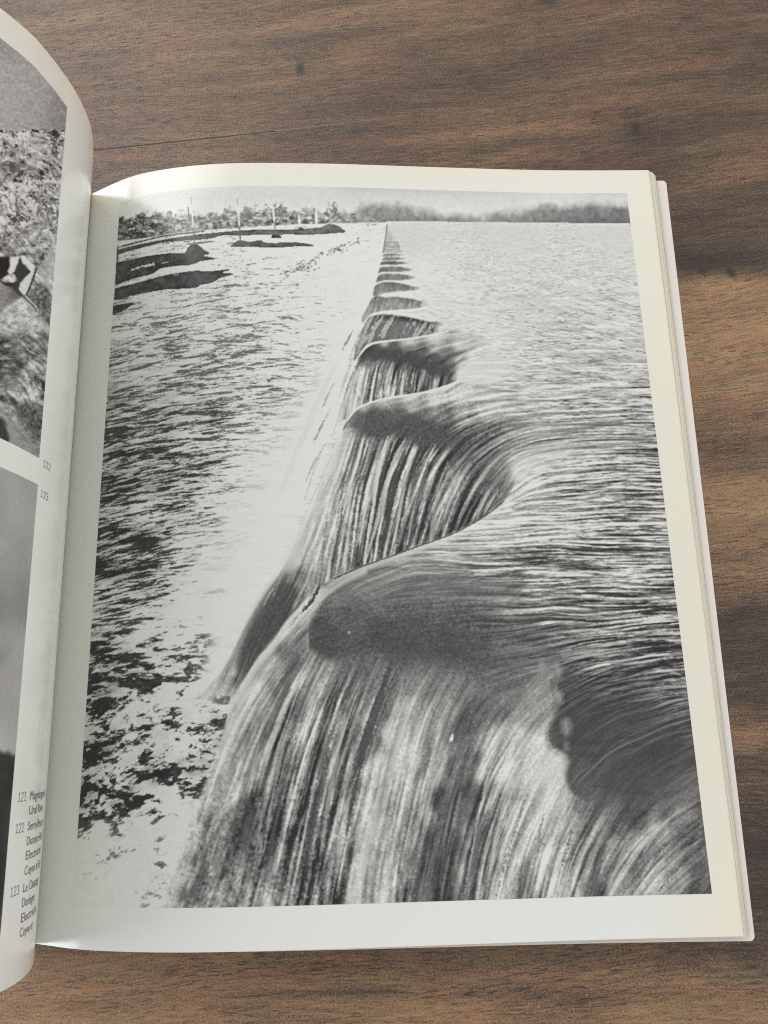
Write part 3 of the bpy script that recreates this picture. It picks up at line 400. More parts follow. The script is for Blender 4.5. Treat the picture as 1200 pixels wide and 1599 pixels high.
    stroke(g, [(500, 912), (495, 925), (482, 945), (470, 958)], 5, 84, .9, 1.6, True, .6)
    stroke(g, [(470, 975), (490, 950), (510, 928), (535, 910), (570, 893)], 7, 200, .7, 6)
    stroke(g, [(484, 938), (465, 962), (452, 980)], 2, 120, .6, 1.6, True, .5)
    # dark shaded block under the pier crest
    g = mix(g, poly(SP([(479, 978), (500, 968), (540, 985), (560, 1000), (532, 1008), (512, 1031), (490, 1026), (478, 1012)]), 9) * .5, 80 + 3 * fine)
    g = mix(g, poly(SP([(590, 1000), (640, 990), (700, 990), (770, 1012), (756, 1034), (700, 1033), (660, 1035), (640, 1042), (620, 1036), (600, 1022)]), 13) * .6, 79 + 3 * fine)
    # rim of the right hand bulge: beads of light
    for x, y, r, t in ((870, 1048, 13, 160), (846, 1040, 12, 150), (874, 1090, 10, 165), (884, 1135, 14, 158), (862, 1068, 8, 88), (864, 1150, 12, 95), (884, 1165, 9, 130), (852, 1070, 16, 140)):
        stroke(g, [(x, y - r * .4), (x + 1, y + r * .4)], r * .8, t, .8, r, False, 1.2)
    stroke(g, [(868, 1055), (864, 1085), (872, 1105), (862, 1125), (853, 1148), (860, 1170), (880, 1184), (884, 1200)], 4, 92, .3, 7, False, .6)
    stroke(g, [(875, 1190), (860, 1195), (845, 1215)], 24, 200, .5, 16)
    stroke(g, [(790, 1135), (815, 1095), (850, 1050), (880, 1030)], 2.5, 150, .5, 3, True, .5)
    stroke(g, [(536, 672), (541, 663), (548, 653)], 3, 92, .7, 2.5, True); stroke(g, [(559, 563), (563, 557), (569, 550)], 2.6, 84, .8, 2, True)
    # specks and blemishes of the halftone print
    stroke(g, [(545.5, 986), (547, 989), (544.5, 989.5), (545, 986)], 1.2, 190, .8, 1)
    stroke(g, [(518, 972), (530, 980), (542, 988)], 1, 140, .5, 1)
    stroke(g, [(672, 561), (673.5, 563), (671.5, 564.5), (670.5, 562)], 1, 140, .7, 1)
    for k in range(260):
        x = 480 + 600 * rng.random(); y = 900 + 420 * rng.random()
        stroke(g, [(x, y), (x + .6, y + .4)], .9, 165 if rng.random() < .8 else 60, .45, 1)
    grain = .6 * fine + .6 * wn(.6)
    mid = 1 - np.abs(g - 135) / 110
    g = g + grain * np.clip(2.4 * mid, .4, 3)
    # dark tones are warm charcoal, never full black
    kk = .6 - .35 * ss(500, 430, X) * ss(440, 480, Y)
    g = g + kk * (g - blur(g, 1.3)) + .35 * kk * (g - blur(g, 5))
    return np.clip(g, 40, 222).astype(np.float32)

def paint_left():
    LX0, LY0, LW, LH = -220, 40, 340, 1460
    P = make_painter(11, LX0, LY0, LW, LH)
    X, Y, wn, fbm, poly, rbf, lic, stroke, curve, ss, rng, blur, smooth = [P[k] for k in 'X Y wn fbm poly rbf lic stroke curve sstep rng blur smooth'.split()]
    fine = P['fine']; SP = lambda pts: smooth(pts, 5).tolist()
    def mix(g, m, v): return g + m * (v - g)
    # ---- upper picture: sky over a rocky gorge
    sky = 168 - 22 * ss(60, 105, X + .25 * (Y - 150)) - 14 * ss(120, 60, Y + .9 * X * 0) + 2 * wn(2)
    rock = 172 + 13 * fbm(X / 7, Y / 6, 1, 5, .75) + 15 * lic(wn(1.2), np.full(X.shape, .5, np.float32) + .5 * fbm(X / 30, Y / 30, 2, 2), 6)
    rock = rock + 16 * fbm((X + .6 * Y) / 34, (Y - .3 * X) / 26, 18, 3)
    dk = ss(1.15, 1.7, fbm(X / 8, Y / 6, 3, 4, .7) + .5 * fbm(X / 26, Y / 20, 19, 2)); rock = rock - 62 * dk
    hor = 205 - .03 * (X - 100) * 0 + 2 * fbm(X / 6, Y / 40, 4, 2)
    g = mix(sky, ss(-1.5, 1.5, Y - hor), rock)
    for k in range(26):
        x = -5 + 105 * rng.random(); stroke(g, [(x - 2, 204 + 3 * rng.random()), (x + 3, 203 + 3 * rng.random())], 2.5, 90, .7, 1.5, True, 1)
    for pts, w, t, a in (([(88, 205), (84, 225), (92, 245)], 9, 85, .6), ([(98, 208), (96, 230)], 8, 95, .5), ([(2, 255), (22, 262), (40, 275)], 7, 100, .5), ([(40, 275), (60, 290), (72, 300)], 6, 110, .5), ([(48, 300), (60, 312), (75, 318)], 12, 90, .55), ([(70, 322), (84, 332)], 10, 80, .6), ([(5, 355), (25, 345), (50, 342)], 3, 100, .6), ([(88, 330), (90, 345)], 6, 95, .5), ([(0, 380), (20, 378), (40, 385)], 6, 110, .4)):
        stroke(g, pts, w, t, a, 5, True, 2.2)
    # dam and its reservoir
    low = 150 + 24 * fbm((X + .8 * Y) / 30, (Y - .8 * X) / 16, 20, 3) + 14 * fbm(X / 10, Y / 10, 5, 4, .65) + 16 * lic(wn(1.4), np.full(X.shape, .75, np.float32) + .6 * fbm(X / 40, Y / 40, 6, 2), 9)
    g = mix(g, ss(385, 400, Y) * ss(690, 680, Y - .0 * X), low)
    g = mix(g, poly([(-60, 398), (14, 402), (18, 425), (-4, 440), (20, 442), (40, 430), (30, 450), (36, 462), (20, 458), (0, 440), (-60, 436)], 1.5), 48)
    g = mix(g, poly([(32, 402), (22, 426), (16, 432), (20, 424), (30, 440), (50, 425), (40, 415)], 1.2), 50)
    g = mix(g, poly([(17, 402), (31, 400), (24, 420), (18, 430), (12, 424), (17, 415)], 1.2), 205)
    g = mix(g, poly([(33, 400), (38, 398), (56, 416), (50, 424), (44, 414), (36, 412)], 1.2), 205)
    g = mix(g, poly([(50, 424), (54, 420), (46, 448), (38, 462), (30, 452), (32, 442)], 1.4), 196)
    stroke(g, [(57, 419), (50, 440), (42, 460)], 3.2, 70, .9, 1.2); stroke(g, [(55, 419), (48, 440), (40, 459)], 1, 190, .8, 1)
    g = mix(g, poly(SP([(60, 416), (70, 405), (84, 396), (95, 400), (90, 420), (82, 440), (78, 452), (60, 440)]), 3) * .8, 172 + 8 * fbm(X / 8, Y / 8, 7, 3))
    g = mix(g, poly(SP([(54, 442), (66, 442), (80, 462), (82, 500), (78, 510), (62, 490), (46, 468)]), 3) * .85, 92 + 16 * fbm(X / 4, Y / 4, 8, 3))
    stroke(g, [(38, 464), (50, 476), (58, 484)], 2, 60, .7, 1.4); stroke(g, [(40, 462), (54, 476), (60, 486)], 1.4, 200, .7, 1.2)
    g = mix(g, poly(SP([(-60, 430), (0, 442), (22, 452), (32, 466), (26, 472), (10, 480), (0, 492), (-60, 500)]), 2.5), 140 - 45 * ss(5, 32, X))
    g = mix(g, poly(SP([(-60, 500), (0, 490), (20, 472), (40, 468), (60, 495), (72, 515), (50, 520), (0, 522), (-60, 525)]), 4), 182 + 14 * fbm(X / 8, Y / 6, 9, 4))
    g = mix(g, poly(SP([(-60, 522), (0, 522), (24, 524), (28, 560), (30, 590), (10, 610), (-60, 610)]), 5) * .85, 92 + 20 * fbm(X / 12, Y / 4, 10, 4))
    g = mix(g, poly(SP([(66, 514), (78, 520), (76, 545), (66, 548), (60, 530)]), 4) * .6, 90)
    g = mix(g, poly(SP([(40, 625), (60, 640), (66, 668), (64, 700), (50, 690), (30, 660), (20, 640)]), 5) * .75, 78 + 12 * fbm(X / 4, Y / 5, 12, 3))
    g = mix(g, poly([(-60, 630), (0, 635), (20, 655), (40, 676), (63, 700), (62, 716), (40, 708), (10, 686), (-60, 660)], 2.5), 142 + 5 * fbm(X / 12, Y / 6, 13, 3))
    g = mix(g, poly(SP([(-60, 640), (0, 652), (10, 668), (14, 690), (0, 690), (-60, 690)]), 2.2), 56)
    g += fine * 4
    # ---- lower picture: mist over water, black foot
    mist = 152 + 4.5 * fbm(X / 60, Y / 90, 14, 3) - 18 * ss(860, 960, Y) * ss(1010, 950, Y) + 14 * ss(960, 1040, Y) - 10 * ss(1040, 1180, Y) * ss(20, 50, X)
    mist = mist - 26 * poly(SP([(0, 1015), (12, 990), (14, 1010), (0, 1040), (-60, 1060), (-60, 1020)]), 8)
    foot = 1174 + 2 * fbm(X / 16, Y / 30, 15, 2) - .35 * np.maximum(-X, 0) + .25 * X
    mist = mist + ss(-5, 8, Y - foot) * (50 + 3 * fbm(X / 30, Y / 30, 16, 3) - mist)
    g = np.where(Y > 722 + .4 * 0, mist + 1.5 * fine, g)
    g = g + 1.1 * (g - blur(g, 1.3)) + .35 * (g - blur(g, 6)) * ss(720, 700, Y)
    return np.clip(g, 44, 222).astype(np.float32), LX0, LY0

# =====================================================================  materials
def new_mat(name):
    m = bpy.data.materials.new(name); m.use_nodes = True
    nt = m.node_tree; b = nt.nodes['Principled BSDF']
    return m, nt, b
def N(nt, kind, **kw):
    n = nt.nodes.new(kind)
    for k, v in kw.items():
        if k == 'loc': n.location = v
        elif hasattr(n, k): setattr(n, k, v)
    return n
def math_node(nt, op, a, b=None, clamp=False):
    n = nt.nodes.new('ShaderNodeMath'); n.operation = op; n.use_clamp = clamp
    for i, v in enumerate((a, b)):
        if v is None: continue
        if isinstance(v, (int, float)): n.inputs[i].default_value = v
        else: nt.links.new(v, n.inputs[i])
    return n.outputs[0]
def map_range(nt, v, a, b, c=0., d=1., smooth=True):
    n = nt.nodes.new('ShaderNodeMapRange'); n.interpolation_type = 'SMOOTHSTEP' if smooth else 'LINEAR'
    nt.links.new(v, n.inputs['Value'])
    for k, x in zip(('From Min', 'From Max', 'To Min', 'To Max'), (a, b, c, d)): n.inputs[k].default_value = x
    return n.outputs['Result']
def mix_col(nt, f, a, b, blend='MIX'):
    n = nt.nodes.new('ShaderNodeMix'); n.data_type = 'RGBA'; n.blend_type = blend
    for s, v in ((n.inputs[0], f), (n.inputs[6], a), (n.inputs[7], b)):
        if isinstance(v, (int, float)): s.default_value = v
        elif isinstance(v, tuple): s.default_value = (*v, 1)
        else: nt.links.new(v, s)
    return n.outputs[2]
def noise(nt, vec, scale, detail=3., rough=.55, dist=0.):
    n = nt.nodes.new('ShaderNodeTexNoise'); n.inputs['Scale'].default_value = scale; n.inputs['Detail'].default_value = detail
    n.inputs['Roughness'].default_value = rough; n.inputs['Distortion'].default_value = dist
    nt.links.new(vec, n.inputs['Vector']); return n.outputs['Fac']
def mapping(nt, vec, scale=(1, 1, 1), rot=(0, 0, 0), loc=(0, 0, 0)):
    n = nt.nodes.new('ShaderNodeMapping'); nt.links.new(vec, n.inputs['Vector'])
    n.inputs['Scale'].default_value = scale; n.inputs['Rotation'].default_value = rot; n.inputs['Location'].default_value = loc
    return n.outputs['Vector']
def bump(nt, b, h, strength, dist):
    n = nt.nodes.new('ShaderNodeBump'); n.inputs['Strength'].default_value = strength; n.inputs['Distance'].default_value = dist
    nt.links.new(h, n.inputs['Height']); nt.links.new(n.outputs['Normal'], b.inputs['Normal'])

PAPER = (0.768, 0.765, 0.718); AGED = (0.80, 0.735, 0.565)
def paper_material(name, aged_right, gloss=.22):
    """coated art paper, yellowed along its outer edges (uv = cm on the sheet)"""
    m, nt, b = new_mat(name)
    uv = N(nt, 'ShaderNodeUVMap', uv_map='sheet').outputs['UV']
    sx = N(nt, 'ShaderNodeSeparateXYZ'); nt.links.new(uv, sx.inputs[0])
    n1 = noise(nt, uv, .35, 3); wob = math_node(nt, 'MULTIPLY', math_node(nt, 'SUBTRACT', n1, .5), 1.6)
    top = map_range(nt, math_node(nt, 'ADD', sx.outputs[1], wob), 24.4, 26.2)
    side = map_range(nt, math_node(nt, 'ADD', sx.outputs[0], wob), aged_right - 3.2, aged_right + .5)
    f = math_node(nt, 'MAXIMUM', math_node(nt, 'MULTIPLY', top, .65), math_node(nt, 'MULTIPLY', side, .72))
    c = mix_col(nt, f, PAPER, AGED)
    fib = noise(nt, uv, 6, 5, .7)
    c = mix_col(nt, math_node(nt, 'MULTIPLY', math_node(nt, 'SUBTRACT', fib, .5), .08, True), c, (.62, .60, .52))
    nt.links.new(c, b.inputs['Base Color'])
    b.inputs['Roughness'].default_value = gloss; b.inputs['Specular IOR Level'].default_value = .5
    b.inputs['Subsurface Weight'].default_value = 0
    bump(nt, b, noise(nt, uv, 1.1, 2), .10, .0004)
    return m
MAT_PAGE = paper_material('coated_paper', 21.6)
MAT_LEFT = paper_material('coated_paper_left', 60.)
def ink_material(name):
    """halftone ink on coated paper; the tone comes from the printed picture's colour attribute"""
    m, nt, b = new_mat(name)
    a = N(nt, 'ShaderNodeAttribute', attribute_name='ink'); a.attribute_type = 'GEOMETRY'
    uv = N(nt, 'ShaderNodeUVMap', uv_map='sheet').outputs['UV']
    g = noise(nt, uv, 60, 2, .6)
    c = mix_col(nt, math_node(nt, 'MULTIPLY', math_node(nt, 'SUBTRACT', g, .5), .35, True), a.outputs['Color'], (.3, .3, .3))
    nt.links.new(c, b.inputs['Base Color'])
    b.inputs['Roughness'].default_value = .22; b.inputs['Specular IOR Level'].default_value = .5
    bump(nt, b, noise(nt, uv, 1.1, 2), .10, .0004)
    return m
MAT_INK = ink_material('halftone_print')
def flat_material(name, col, rough=.5, var=.04):
    m, nt, b = new_mat(name)
    tc = N(nt, 'ShaderNodeTexCoord').outputs['Object']
    n = noise(nt, tc, 60, 4, .6)
    c = mix_col(nt, n, tuple(x * (1 - var) for x in col), tuple(min(1, x * (1 + var)) for x in col))
    nt.links.new(c, b.inputs['Base Color']); b.inputs['Roughness'].default_value = rough
    return m
MAT_TEXT = flat_material('black_text_ink', (.10, .10, .102), .4)
MAT_COVER = flat_material('cover_board', (.80, .735, .665), .42)
MAT_SHEET = flat_material('sheet_paper', (.78, .735, .60), .5, .05)

def wood_material():
    m, nt, b = new_mat('walnut_laminate')
    tc = N(nt, 'ShaderNodeTexCoord').outputs['Object']
    cm = mapping(nt, tc, (100, 100, 100))                                  # centimetres
    wn_ = nt.nodes.new('ShaderNodeTexNoise'); wn_.inputs['Scale'].default_value = .09; wn_.inputs['Detail'].default_value = 2
    nt.links.new(cm, wn_.inputs['Vector'])
    wv = N(nt, 'ShaderNodeVectorMath', operation='SUBTRACT'); nt.links.new(wn_.outputs['Color'], wv.inputs[0]); wv.inputs[1].default_value = (.5, .5, .5)
    ws = N(nt, 'ShaderNodeVectorMath', operation='MULTIPLY'); nt.links.new(wv.outputs[0], ws.inputs[0]); ws.inputs[1].default_value = (0, 1.5, 0)
    wa = N(nt, 'ShaderNodeVectorMath', operation='ADD'); nt.links.new(cm, wa.inputs[0]); nt.links.new(ws.outputs[0], wa.inputs[1])
    p = mapping(nt, wa.outputs[0], (1, 1, 1), (0, 0, math.radians(-3.0)))
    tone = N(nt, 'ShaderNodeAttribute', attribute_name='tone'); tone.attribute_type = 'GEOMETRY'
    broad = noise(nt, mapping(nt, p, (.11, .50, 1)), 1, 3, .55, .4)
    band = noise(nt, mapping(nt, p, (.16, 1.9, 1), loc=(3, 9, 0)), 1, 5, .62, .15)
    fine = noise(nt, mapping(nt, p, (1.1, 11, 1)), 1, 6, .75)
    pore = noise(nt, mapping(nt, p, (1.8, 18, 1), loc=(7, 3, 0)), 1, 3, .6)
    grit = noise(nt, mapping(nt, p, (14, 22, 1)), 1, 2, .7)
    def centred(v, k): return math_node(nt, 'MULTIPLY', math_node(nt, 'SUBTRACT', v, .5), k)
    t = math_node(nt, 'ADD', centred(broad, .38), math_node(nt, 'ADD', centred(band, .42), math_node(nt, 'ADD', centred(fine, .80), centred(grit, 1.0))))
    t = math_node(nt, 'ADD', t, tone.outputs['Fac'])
    r = N(nt, 'ShaderNodeValToRGB'); e = r.color_ramp.elements
    e[0].position = .08; e[0].color = (.022, .0135, .009, 1); e[1].position = .95; e[1].color = (.42, .262, .135, 1)
    for pos, c in ((.28, (.056, .0335, .021)), (.42, (.112, .067, .039)), (.56, (.192, .117, .064)), (.72, (.285, .176, .092))):
        q = e.new(pos); q.color = (*c, 1)
    nt.links.new(t, r.inputs[0])
    hue = noise(nt, mapping(nt, p, (.35, 2.4, 1), loc=(1, 5, 2)), 1, 3, .6)
    col = mix_col(nt, map_range(nt, hue, .40, .65), mix_col(nt, 1., r.outputs[0], (1.10, .95, .88), 'MULTIPLY'), mix_col(nt, 1., r.outputs[0], (1.0, 1.03, .90), 'MULTIPLY'))
    pf = map_range(nt, pore, .56, .63)
    gate = map_range(nt, noise(nt, mapping(nt, p, (.22, 1.1, 1), loc=(2, 2, 5)), 1, 2, .5), .38, .62)
    col = mix_col(nt, math_node(nt, 'MULTIPLY', math_node(nt, 'MULTIPLY', pf, gate), .75), col, (.030, .019, .015))
    nt.links.new(col, b.inputs['Base Color'])
    rg = map_range(nt, fine, .3, .7, .36, .48)
    nt.links.new(rg, b.inputs['Roughness']); b.inputs['Specular IOR Level'].default_value = .62
    h = math_node(nt, 'ADD', math_node(nt, 'MULTIPLY', grit, .8), math_node(nt, 'MULTIPLY', pf, -.6))
    bump(nt, b, h, .8, .0003)
    return m
MAT_WOOD = wood_material()

# =====================================================================  mesh helpers
def link_mesh(name, verts, faces, mat, parent=None, uv=None, smooth=True):
    me = bpy.data.meshes.new(name); me.from_pydata([tuple(v) for v in verts], [], faces); me.update()
    if smooth: me.polygons.foreach_set('use_smooth', [True] * len(me.polygons))
    if uv is not None:
        l = me.uv_layers.new(name='sheet'); vi = np.empty(len(me.loops), np.int32); me.loops.foreach_get('vertex_index', vi)
        l.data.foreach_set('uv', np.asarray(uv, np.float32)[vi].ravel())
    me.materials.append(mat)
    o = bpy.data.objects.new(name, me); scene.collection.objects.link(o)
    if parent is not None: o.parent = parent
    return o
def grid_mesh(name, P, mat, parent=None, uv=None, ink=None, attr='ink'):
    """P: (rows, cols, 3) in metres"""
    h, w = P.shape[:2]; me = bpy.data.meshes.new(name)
    i = np.arange(h * w).reshape(h, w)
    q = np.stack([i[:-1, :-1], i[:-1, 1:], i[1:, 1:], i[1:, :-1]], -1).reshape(-1, 4)
    me.vertices.add(h * w); me.vertices.foreach_set('co', P.astype(np.float32).ravel())
    me.loops.add(q.size); me.loops.foreach_set('vertex_index', q.astype(np.int32).ravel())
    me.polygons.add(len(q)); me.polygons.foreach_set('loop_start', np.arange(0, q.size, 4, dtype=np.int32))
    try: me.polygons.foreach_set('loop_total', np.full(len(q), 4, np.int32))
    except Exception: pass
    me.update(calc_edges=True); me.polygons.foreach_set('use_smooth', np.ones(len(q), bool))
    if uv is not None:
        l = me.uv_layers.new(name='sheet'); l.data.foreach_set('uv', uv.reshape(-1, 2)[q.ravel()].astype(np.float32).ravel())
    if ink is not None:
        a = me.color_attributes.new(attr, 'FLOAT_COLOR', 'POINT'); a.data.foreach_set('color', ink.astype(np.float32).ravel())
    me.materials.append(mat)
    o = bpy.data.objects.new(name, me); scene.collection.objects.link(o)
    if parent is not None: o.parent = parent
    return o

# =====================================================================  the table
def build_table():
    x0, x1, y0, y1 = -9., 30., -9., 44.
    xs = np.r_[-90, -50, -25, np.arange(x0, x1 + .01, .1), 45, 70, 110]
    ys = np.r_[-70, -40, -20, np.arange(y0, y1 + .01, .1), 60, 90, 130]
    gx, gy = np.meshgrid(xs, ys)
    P = np.stack([gx, gy, 0 * gx], -1)
    uvp = project(P)
    tone = np.full(gx.shape, .50)
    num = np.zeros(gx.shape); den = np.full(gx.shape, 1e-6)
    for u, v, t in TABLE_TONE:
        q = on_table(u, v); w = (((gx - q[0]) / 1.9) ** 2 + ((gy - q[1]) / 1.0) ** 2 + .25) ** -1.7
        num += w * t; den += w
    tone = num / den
    def dab(pts, w, amt, taper=True):
        p = np.array([on_table(*q)[:2] for q in pts]); nonlocal tone
        best = np.full(gx.shape, 1e9); tt = np.zeros(gx.shape)
        for i in range(len(p) - 1):
            d = p[i + 1] - p[i]; t = np.clip(((gx - p[i, 0]) * d[0] + (gy - p[i, 1]) * d[1]) / (d @ d), 0, 1)
            e = np.hypot(gx - p[i, 0] - t * d[0], gy - p[i, 1] - t * d[1]); c = e < best; best[c] = e[c]; tt[c] = ((i + t) / (len(p) - 1))[c]
        tone = tone + amt * np.exp(-(best / w) ** 2) * (np.sin(np.pi * np.clip(tt, .05, .95)) ** .5 if taper else 1)
    for pts, w, amt in TABLE_DABS: dab(pts, w, amt)
    ink = np.stack([tone, tone, tone, np.ones_like(tone)], -1)
    th = 2.4
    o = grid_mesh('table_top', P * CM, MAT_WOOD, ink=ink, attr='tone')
    # give the slab its thickness: skirt and underside
    me = o.data; bm = bmesh.new(); bm.from_mesh(me)
    be = [e for e in bm.edges if e.is_boundary]
    r = bmesh.ops.extrude_edge_only(bm, edges=be)
    nv = [v for v in r['geom'] if isinstance(v, bmesh.types.BMVert)]
    for v in nv: v.co.z = -th * CM
    bmesh.ops.contextual_create(bm, geom=[e for e in r['geom'] if isinstance(e, bmesh.types.BMEdge) and e.is_boundary])
    bm.to_mesh(me); bm.free()
    o['kind'] = 'structure'; o['label'] = 'brown walnut laminate table top with fine horizontal grain under the book'; 
    return o
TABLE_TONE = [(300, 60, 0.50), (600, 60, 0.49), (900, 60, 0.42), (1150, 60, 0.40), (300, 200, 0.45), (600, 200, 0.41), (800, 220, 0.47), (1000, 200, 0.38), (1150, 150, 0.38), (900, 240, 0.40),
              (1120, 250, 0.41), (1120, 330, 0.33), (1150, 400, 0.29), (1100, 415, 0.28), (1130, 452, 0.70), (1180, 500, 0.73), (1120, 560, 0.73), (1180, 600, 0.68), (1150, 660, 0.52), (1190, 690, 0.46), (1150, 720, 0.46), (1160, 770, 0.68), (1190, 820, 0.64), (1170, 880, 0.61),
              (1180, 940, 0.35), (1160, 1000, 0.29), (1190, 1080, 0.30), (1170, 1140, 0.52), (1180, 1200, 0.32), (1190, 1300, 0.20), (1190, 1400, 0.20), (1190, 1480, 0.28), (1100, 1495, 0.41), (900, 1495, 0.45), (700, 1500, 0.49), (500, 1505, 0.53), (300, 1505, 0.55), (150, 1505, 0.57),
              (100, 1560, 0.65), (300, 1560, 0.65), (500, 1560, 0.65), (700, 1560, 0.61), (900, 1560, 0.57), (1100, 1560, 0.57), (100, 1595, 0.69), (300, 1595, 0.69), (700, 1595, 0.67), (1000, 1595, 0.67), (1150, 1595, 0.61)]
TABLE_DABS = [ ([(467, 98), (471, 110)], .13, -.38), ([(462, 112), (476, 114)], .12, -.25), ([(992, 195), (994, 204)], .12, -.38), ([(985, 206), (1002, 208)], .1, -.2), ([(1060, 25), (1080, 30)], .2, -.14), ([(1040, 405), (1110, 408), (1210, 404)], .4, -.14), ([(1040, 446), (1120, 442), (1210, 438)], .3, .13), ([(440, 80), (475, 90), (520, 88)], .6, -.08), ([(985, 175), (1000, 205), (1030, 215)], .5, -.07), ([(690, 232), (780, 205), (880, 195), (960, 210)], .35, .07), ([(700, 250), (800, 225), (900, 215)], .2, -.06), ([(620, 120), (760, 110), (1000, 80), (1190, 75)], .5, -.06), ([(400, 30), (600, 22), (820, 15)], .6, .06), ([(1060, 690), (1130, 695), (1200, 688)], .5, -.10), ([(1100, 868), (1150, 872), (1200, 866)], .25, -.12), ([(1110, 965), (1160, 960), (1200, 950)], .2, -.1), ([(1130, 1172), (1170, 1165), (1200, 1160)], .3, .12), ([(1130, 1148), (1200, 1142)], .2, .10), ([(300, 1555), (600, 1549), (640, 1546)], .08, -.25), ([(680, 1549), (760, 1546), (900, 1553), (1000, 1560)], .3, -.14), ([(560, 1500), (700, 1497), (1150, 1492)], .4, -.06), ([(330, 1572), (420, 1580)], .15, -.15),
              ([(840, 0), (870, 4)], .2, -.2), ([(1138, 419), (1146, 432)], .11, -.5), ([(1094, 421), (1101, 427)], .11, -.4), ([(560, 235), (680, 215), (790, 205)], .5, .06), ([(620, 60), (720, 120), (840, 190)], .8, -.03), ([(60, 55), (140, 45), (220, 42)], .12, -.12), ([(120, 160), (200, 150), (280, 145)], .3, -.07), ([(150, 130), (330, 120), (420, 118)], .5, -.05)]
table = build_table()
MAT_SEAM = flat_material('seam_line', (.030, .019, .015), .6, .3)
MAT_SCRATCH = flat_material('scratch_line', (.30, .20, .135), .5, .2)
def ribbon(name, pts, w0, w1, mat):
    p = np.array([on_table(*q)[:2] for q in pts]); t = np.linspace(0, 1, 60); k = np.linspace(0, 1, len(p))
    c = np.stack([np.interp(t, k, p[:, 0]), np.interp(t, k, p[:, 1])], -1); r = np.random.default_rng(5)
    c[:, 1] += np.convolve(r.normal(0, .012, 64), np.ones(5) / 5, 'valid'); w = (w0 + (w1 - w0) * t) * (1 + .35 * np.convolve(r.normal(0, 1, 64), np.ones(5) / 5, 'valid')) / 2
    V = [(x, y + s_ * q, .004) for s_ in (-1, 1) for (x, y), q in zip(c, w)]
    o = link_mesh(name, np.array(V) * CM, [(i, i + 1, 61 + i, 60 + i) for i in range(59)], mat, table); return o
ribbon('seam', [(90, 240), (250, 223.5), (330, 215), (430, 205)], .075, .03, MAT_SEAM)
ribbon('scratch', [(425, 205), (520, 194.5), (640, 180)], .035, .015, MAT_SCRATCH)

# =====================================================================  the book: page surfaces (centimetres)
PAGE_H = 26.0
RIGHT = [(-.12, .22), (0, .45), (.5, .73), (1.1, 1.05), (1.74, 1.35), (2.2, 1.51), (2.67, 1.63), (3.5, 1.77), (4.3, 1.86), (5.2, 1.90), (6, 1.89), (7, 1.83), (8, 1.74), (9.2, 1.63), (10, 1.54), (11.7, 1.33), (13.9, 1.06), (16.6, .75), (18.5, .59), (20, .49), (21.05, .43), (22., .40)]
LEFT_TOP = [(-.1, .2), (.02, .49), (.36, 1.36), (.7, 2.14), (.94, 2.7), (1.2, 3.42), (1.37, 4.05), (1.46, 4.6), (1.5, 5.11), (1.51, 5.84), (1.44, 6.53), (1.36, 7.12), (1.25, 7.63), (1.13, 8.09), (.65, 9.09), (.0, 10.0), (-1., 11.05), (-2.3, 12.1), (-4, 13.), (-6, 13.6), (-8.4, 13.9), (-10., 13.95)]
LEFT_BOT = [(-.1, .2), (.12, .49), (.50, 1.36), (.86, 2.14), (1.1, 2.7), (1.37, 3.42), (1.55, 4.05), (1.66, 4.6), (1.71, 5.11), (1.7, 5.84), (1.62, 6.53), (1.52, 7.12), (1.4, 7.63), (1.27, 8.09), (.78, 9.09), (.1, 10.0), (-.9, 11.05), (-2.2, 12.1), (-3.9, 13.), (-5.9, 13.6), (-8.3, 13.9), (-9.9, 13.95)]
def arc(P):
    P = np.array(P, float); q = np.vstack([2 * P[0] - P[1], P, 2 * P[-1] - P[-2]]); o = []
    for i in range(1, len(q) - 2):
        for t in np.arange(24) / 24:
            o.append(.5 * (2 * q[i] + (q[i + 1] - q[i - 1]) * t + (2 * q[i - 1] - 5 * q[i] + 4 * q[i + 1] - q[i + 2]) * t * t + (3 * q[i] - q[i - 1] - 3 * q[i + 1] + q[i + 2]) * t ** 3))
    o.append(P[-1]); o = np.array(o)
    for _ in range(30): o[1:-1] = .5 * o[1:-1] + .25 * (o[:-2] + o[2:])
    return np.r_[0, np.cumsum(np.hypot(*np.diff(o, axis=0).T))], o
def ev(S, s): return np.stack([np.interp(s, S[0], S[1][:, 0]), np.interp(s, S[0], S[1][:, 1])], -1)
A_R, A_T, A_B = arc(RIGHT), arc(LEFT_TOP), arc(LEFT_BOT)
def normal2(S, s):
    d = ev(S, s + .03) - ev(S, np.maximum(s - .03, 0)); d /= np.linalg.norm(d, axis=-1, keepdims=True) + 1e-12
    return d
def right_page(s, y, off=0.):
    p = ev(A_R, s); d = normal2(A_R, s); n = np.stack([-d[..., 1], d[..., 0]], -1); p = p + n * off
    return np.stack([p[..., 0], y + 0 * p[..., 0], p[..., 1]], -1)
def left_page(s, y, off=0.):
    t = np.clip(y / PAGE_H, -.1, 1.1)[..., None]
    p = ev(A_T, s) * t + ev(A_B, s) * (1 - t); d = normal2(A_T, s) * t + normal2(A_B, s) * (1 - t); n = np.stack([d[..., 1], -d[..., 0]], -1); p = p + n * off
    return np.stack([p[..., 0], y + 0 * p[..., 0], p[..., 1]], -1)

book = bpy.data.objects.new('open_book', None); scene.collection.objects.link(book)
book['label'] = 'open photo book on the wooden table, black and white dam picture on its right page'
book['category'] = 'book'

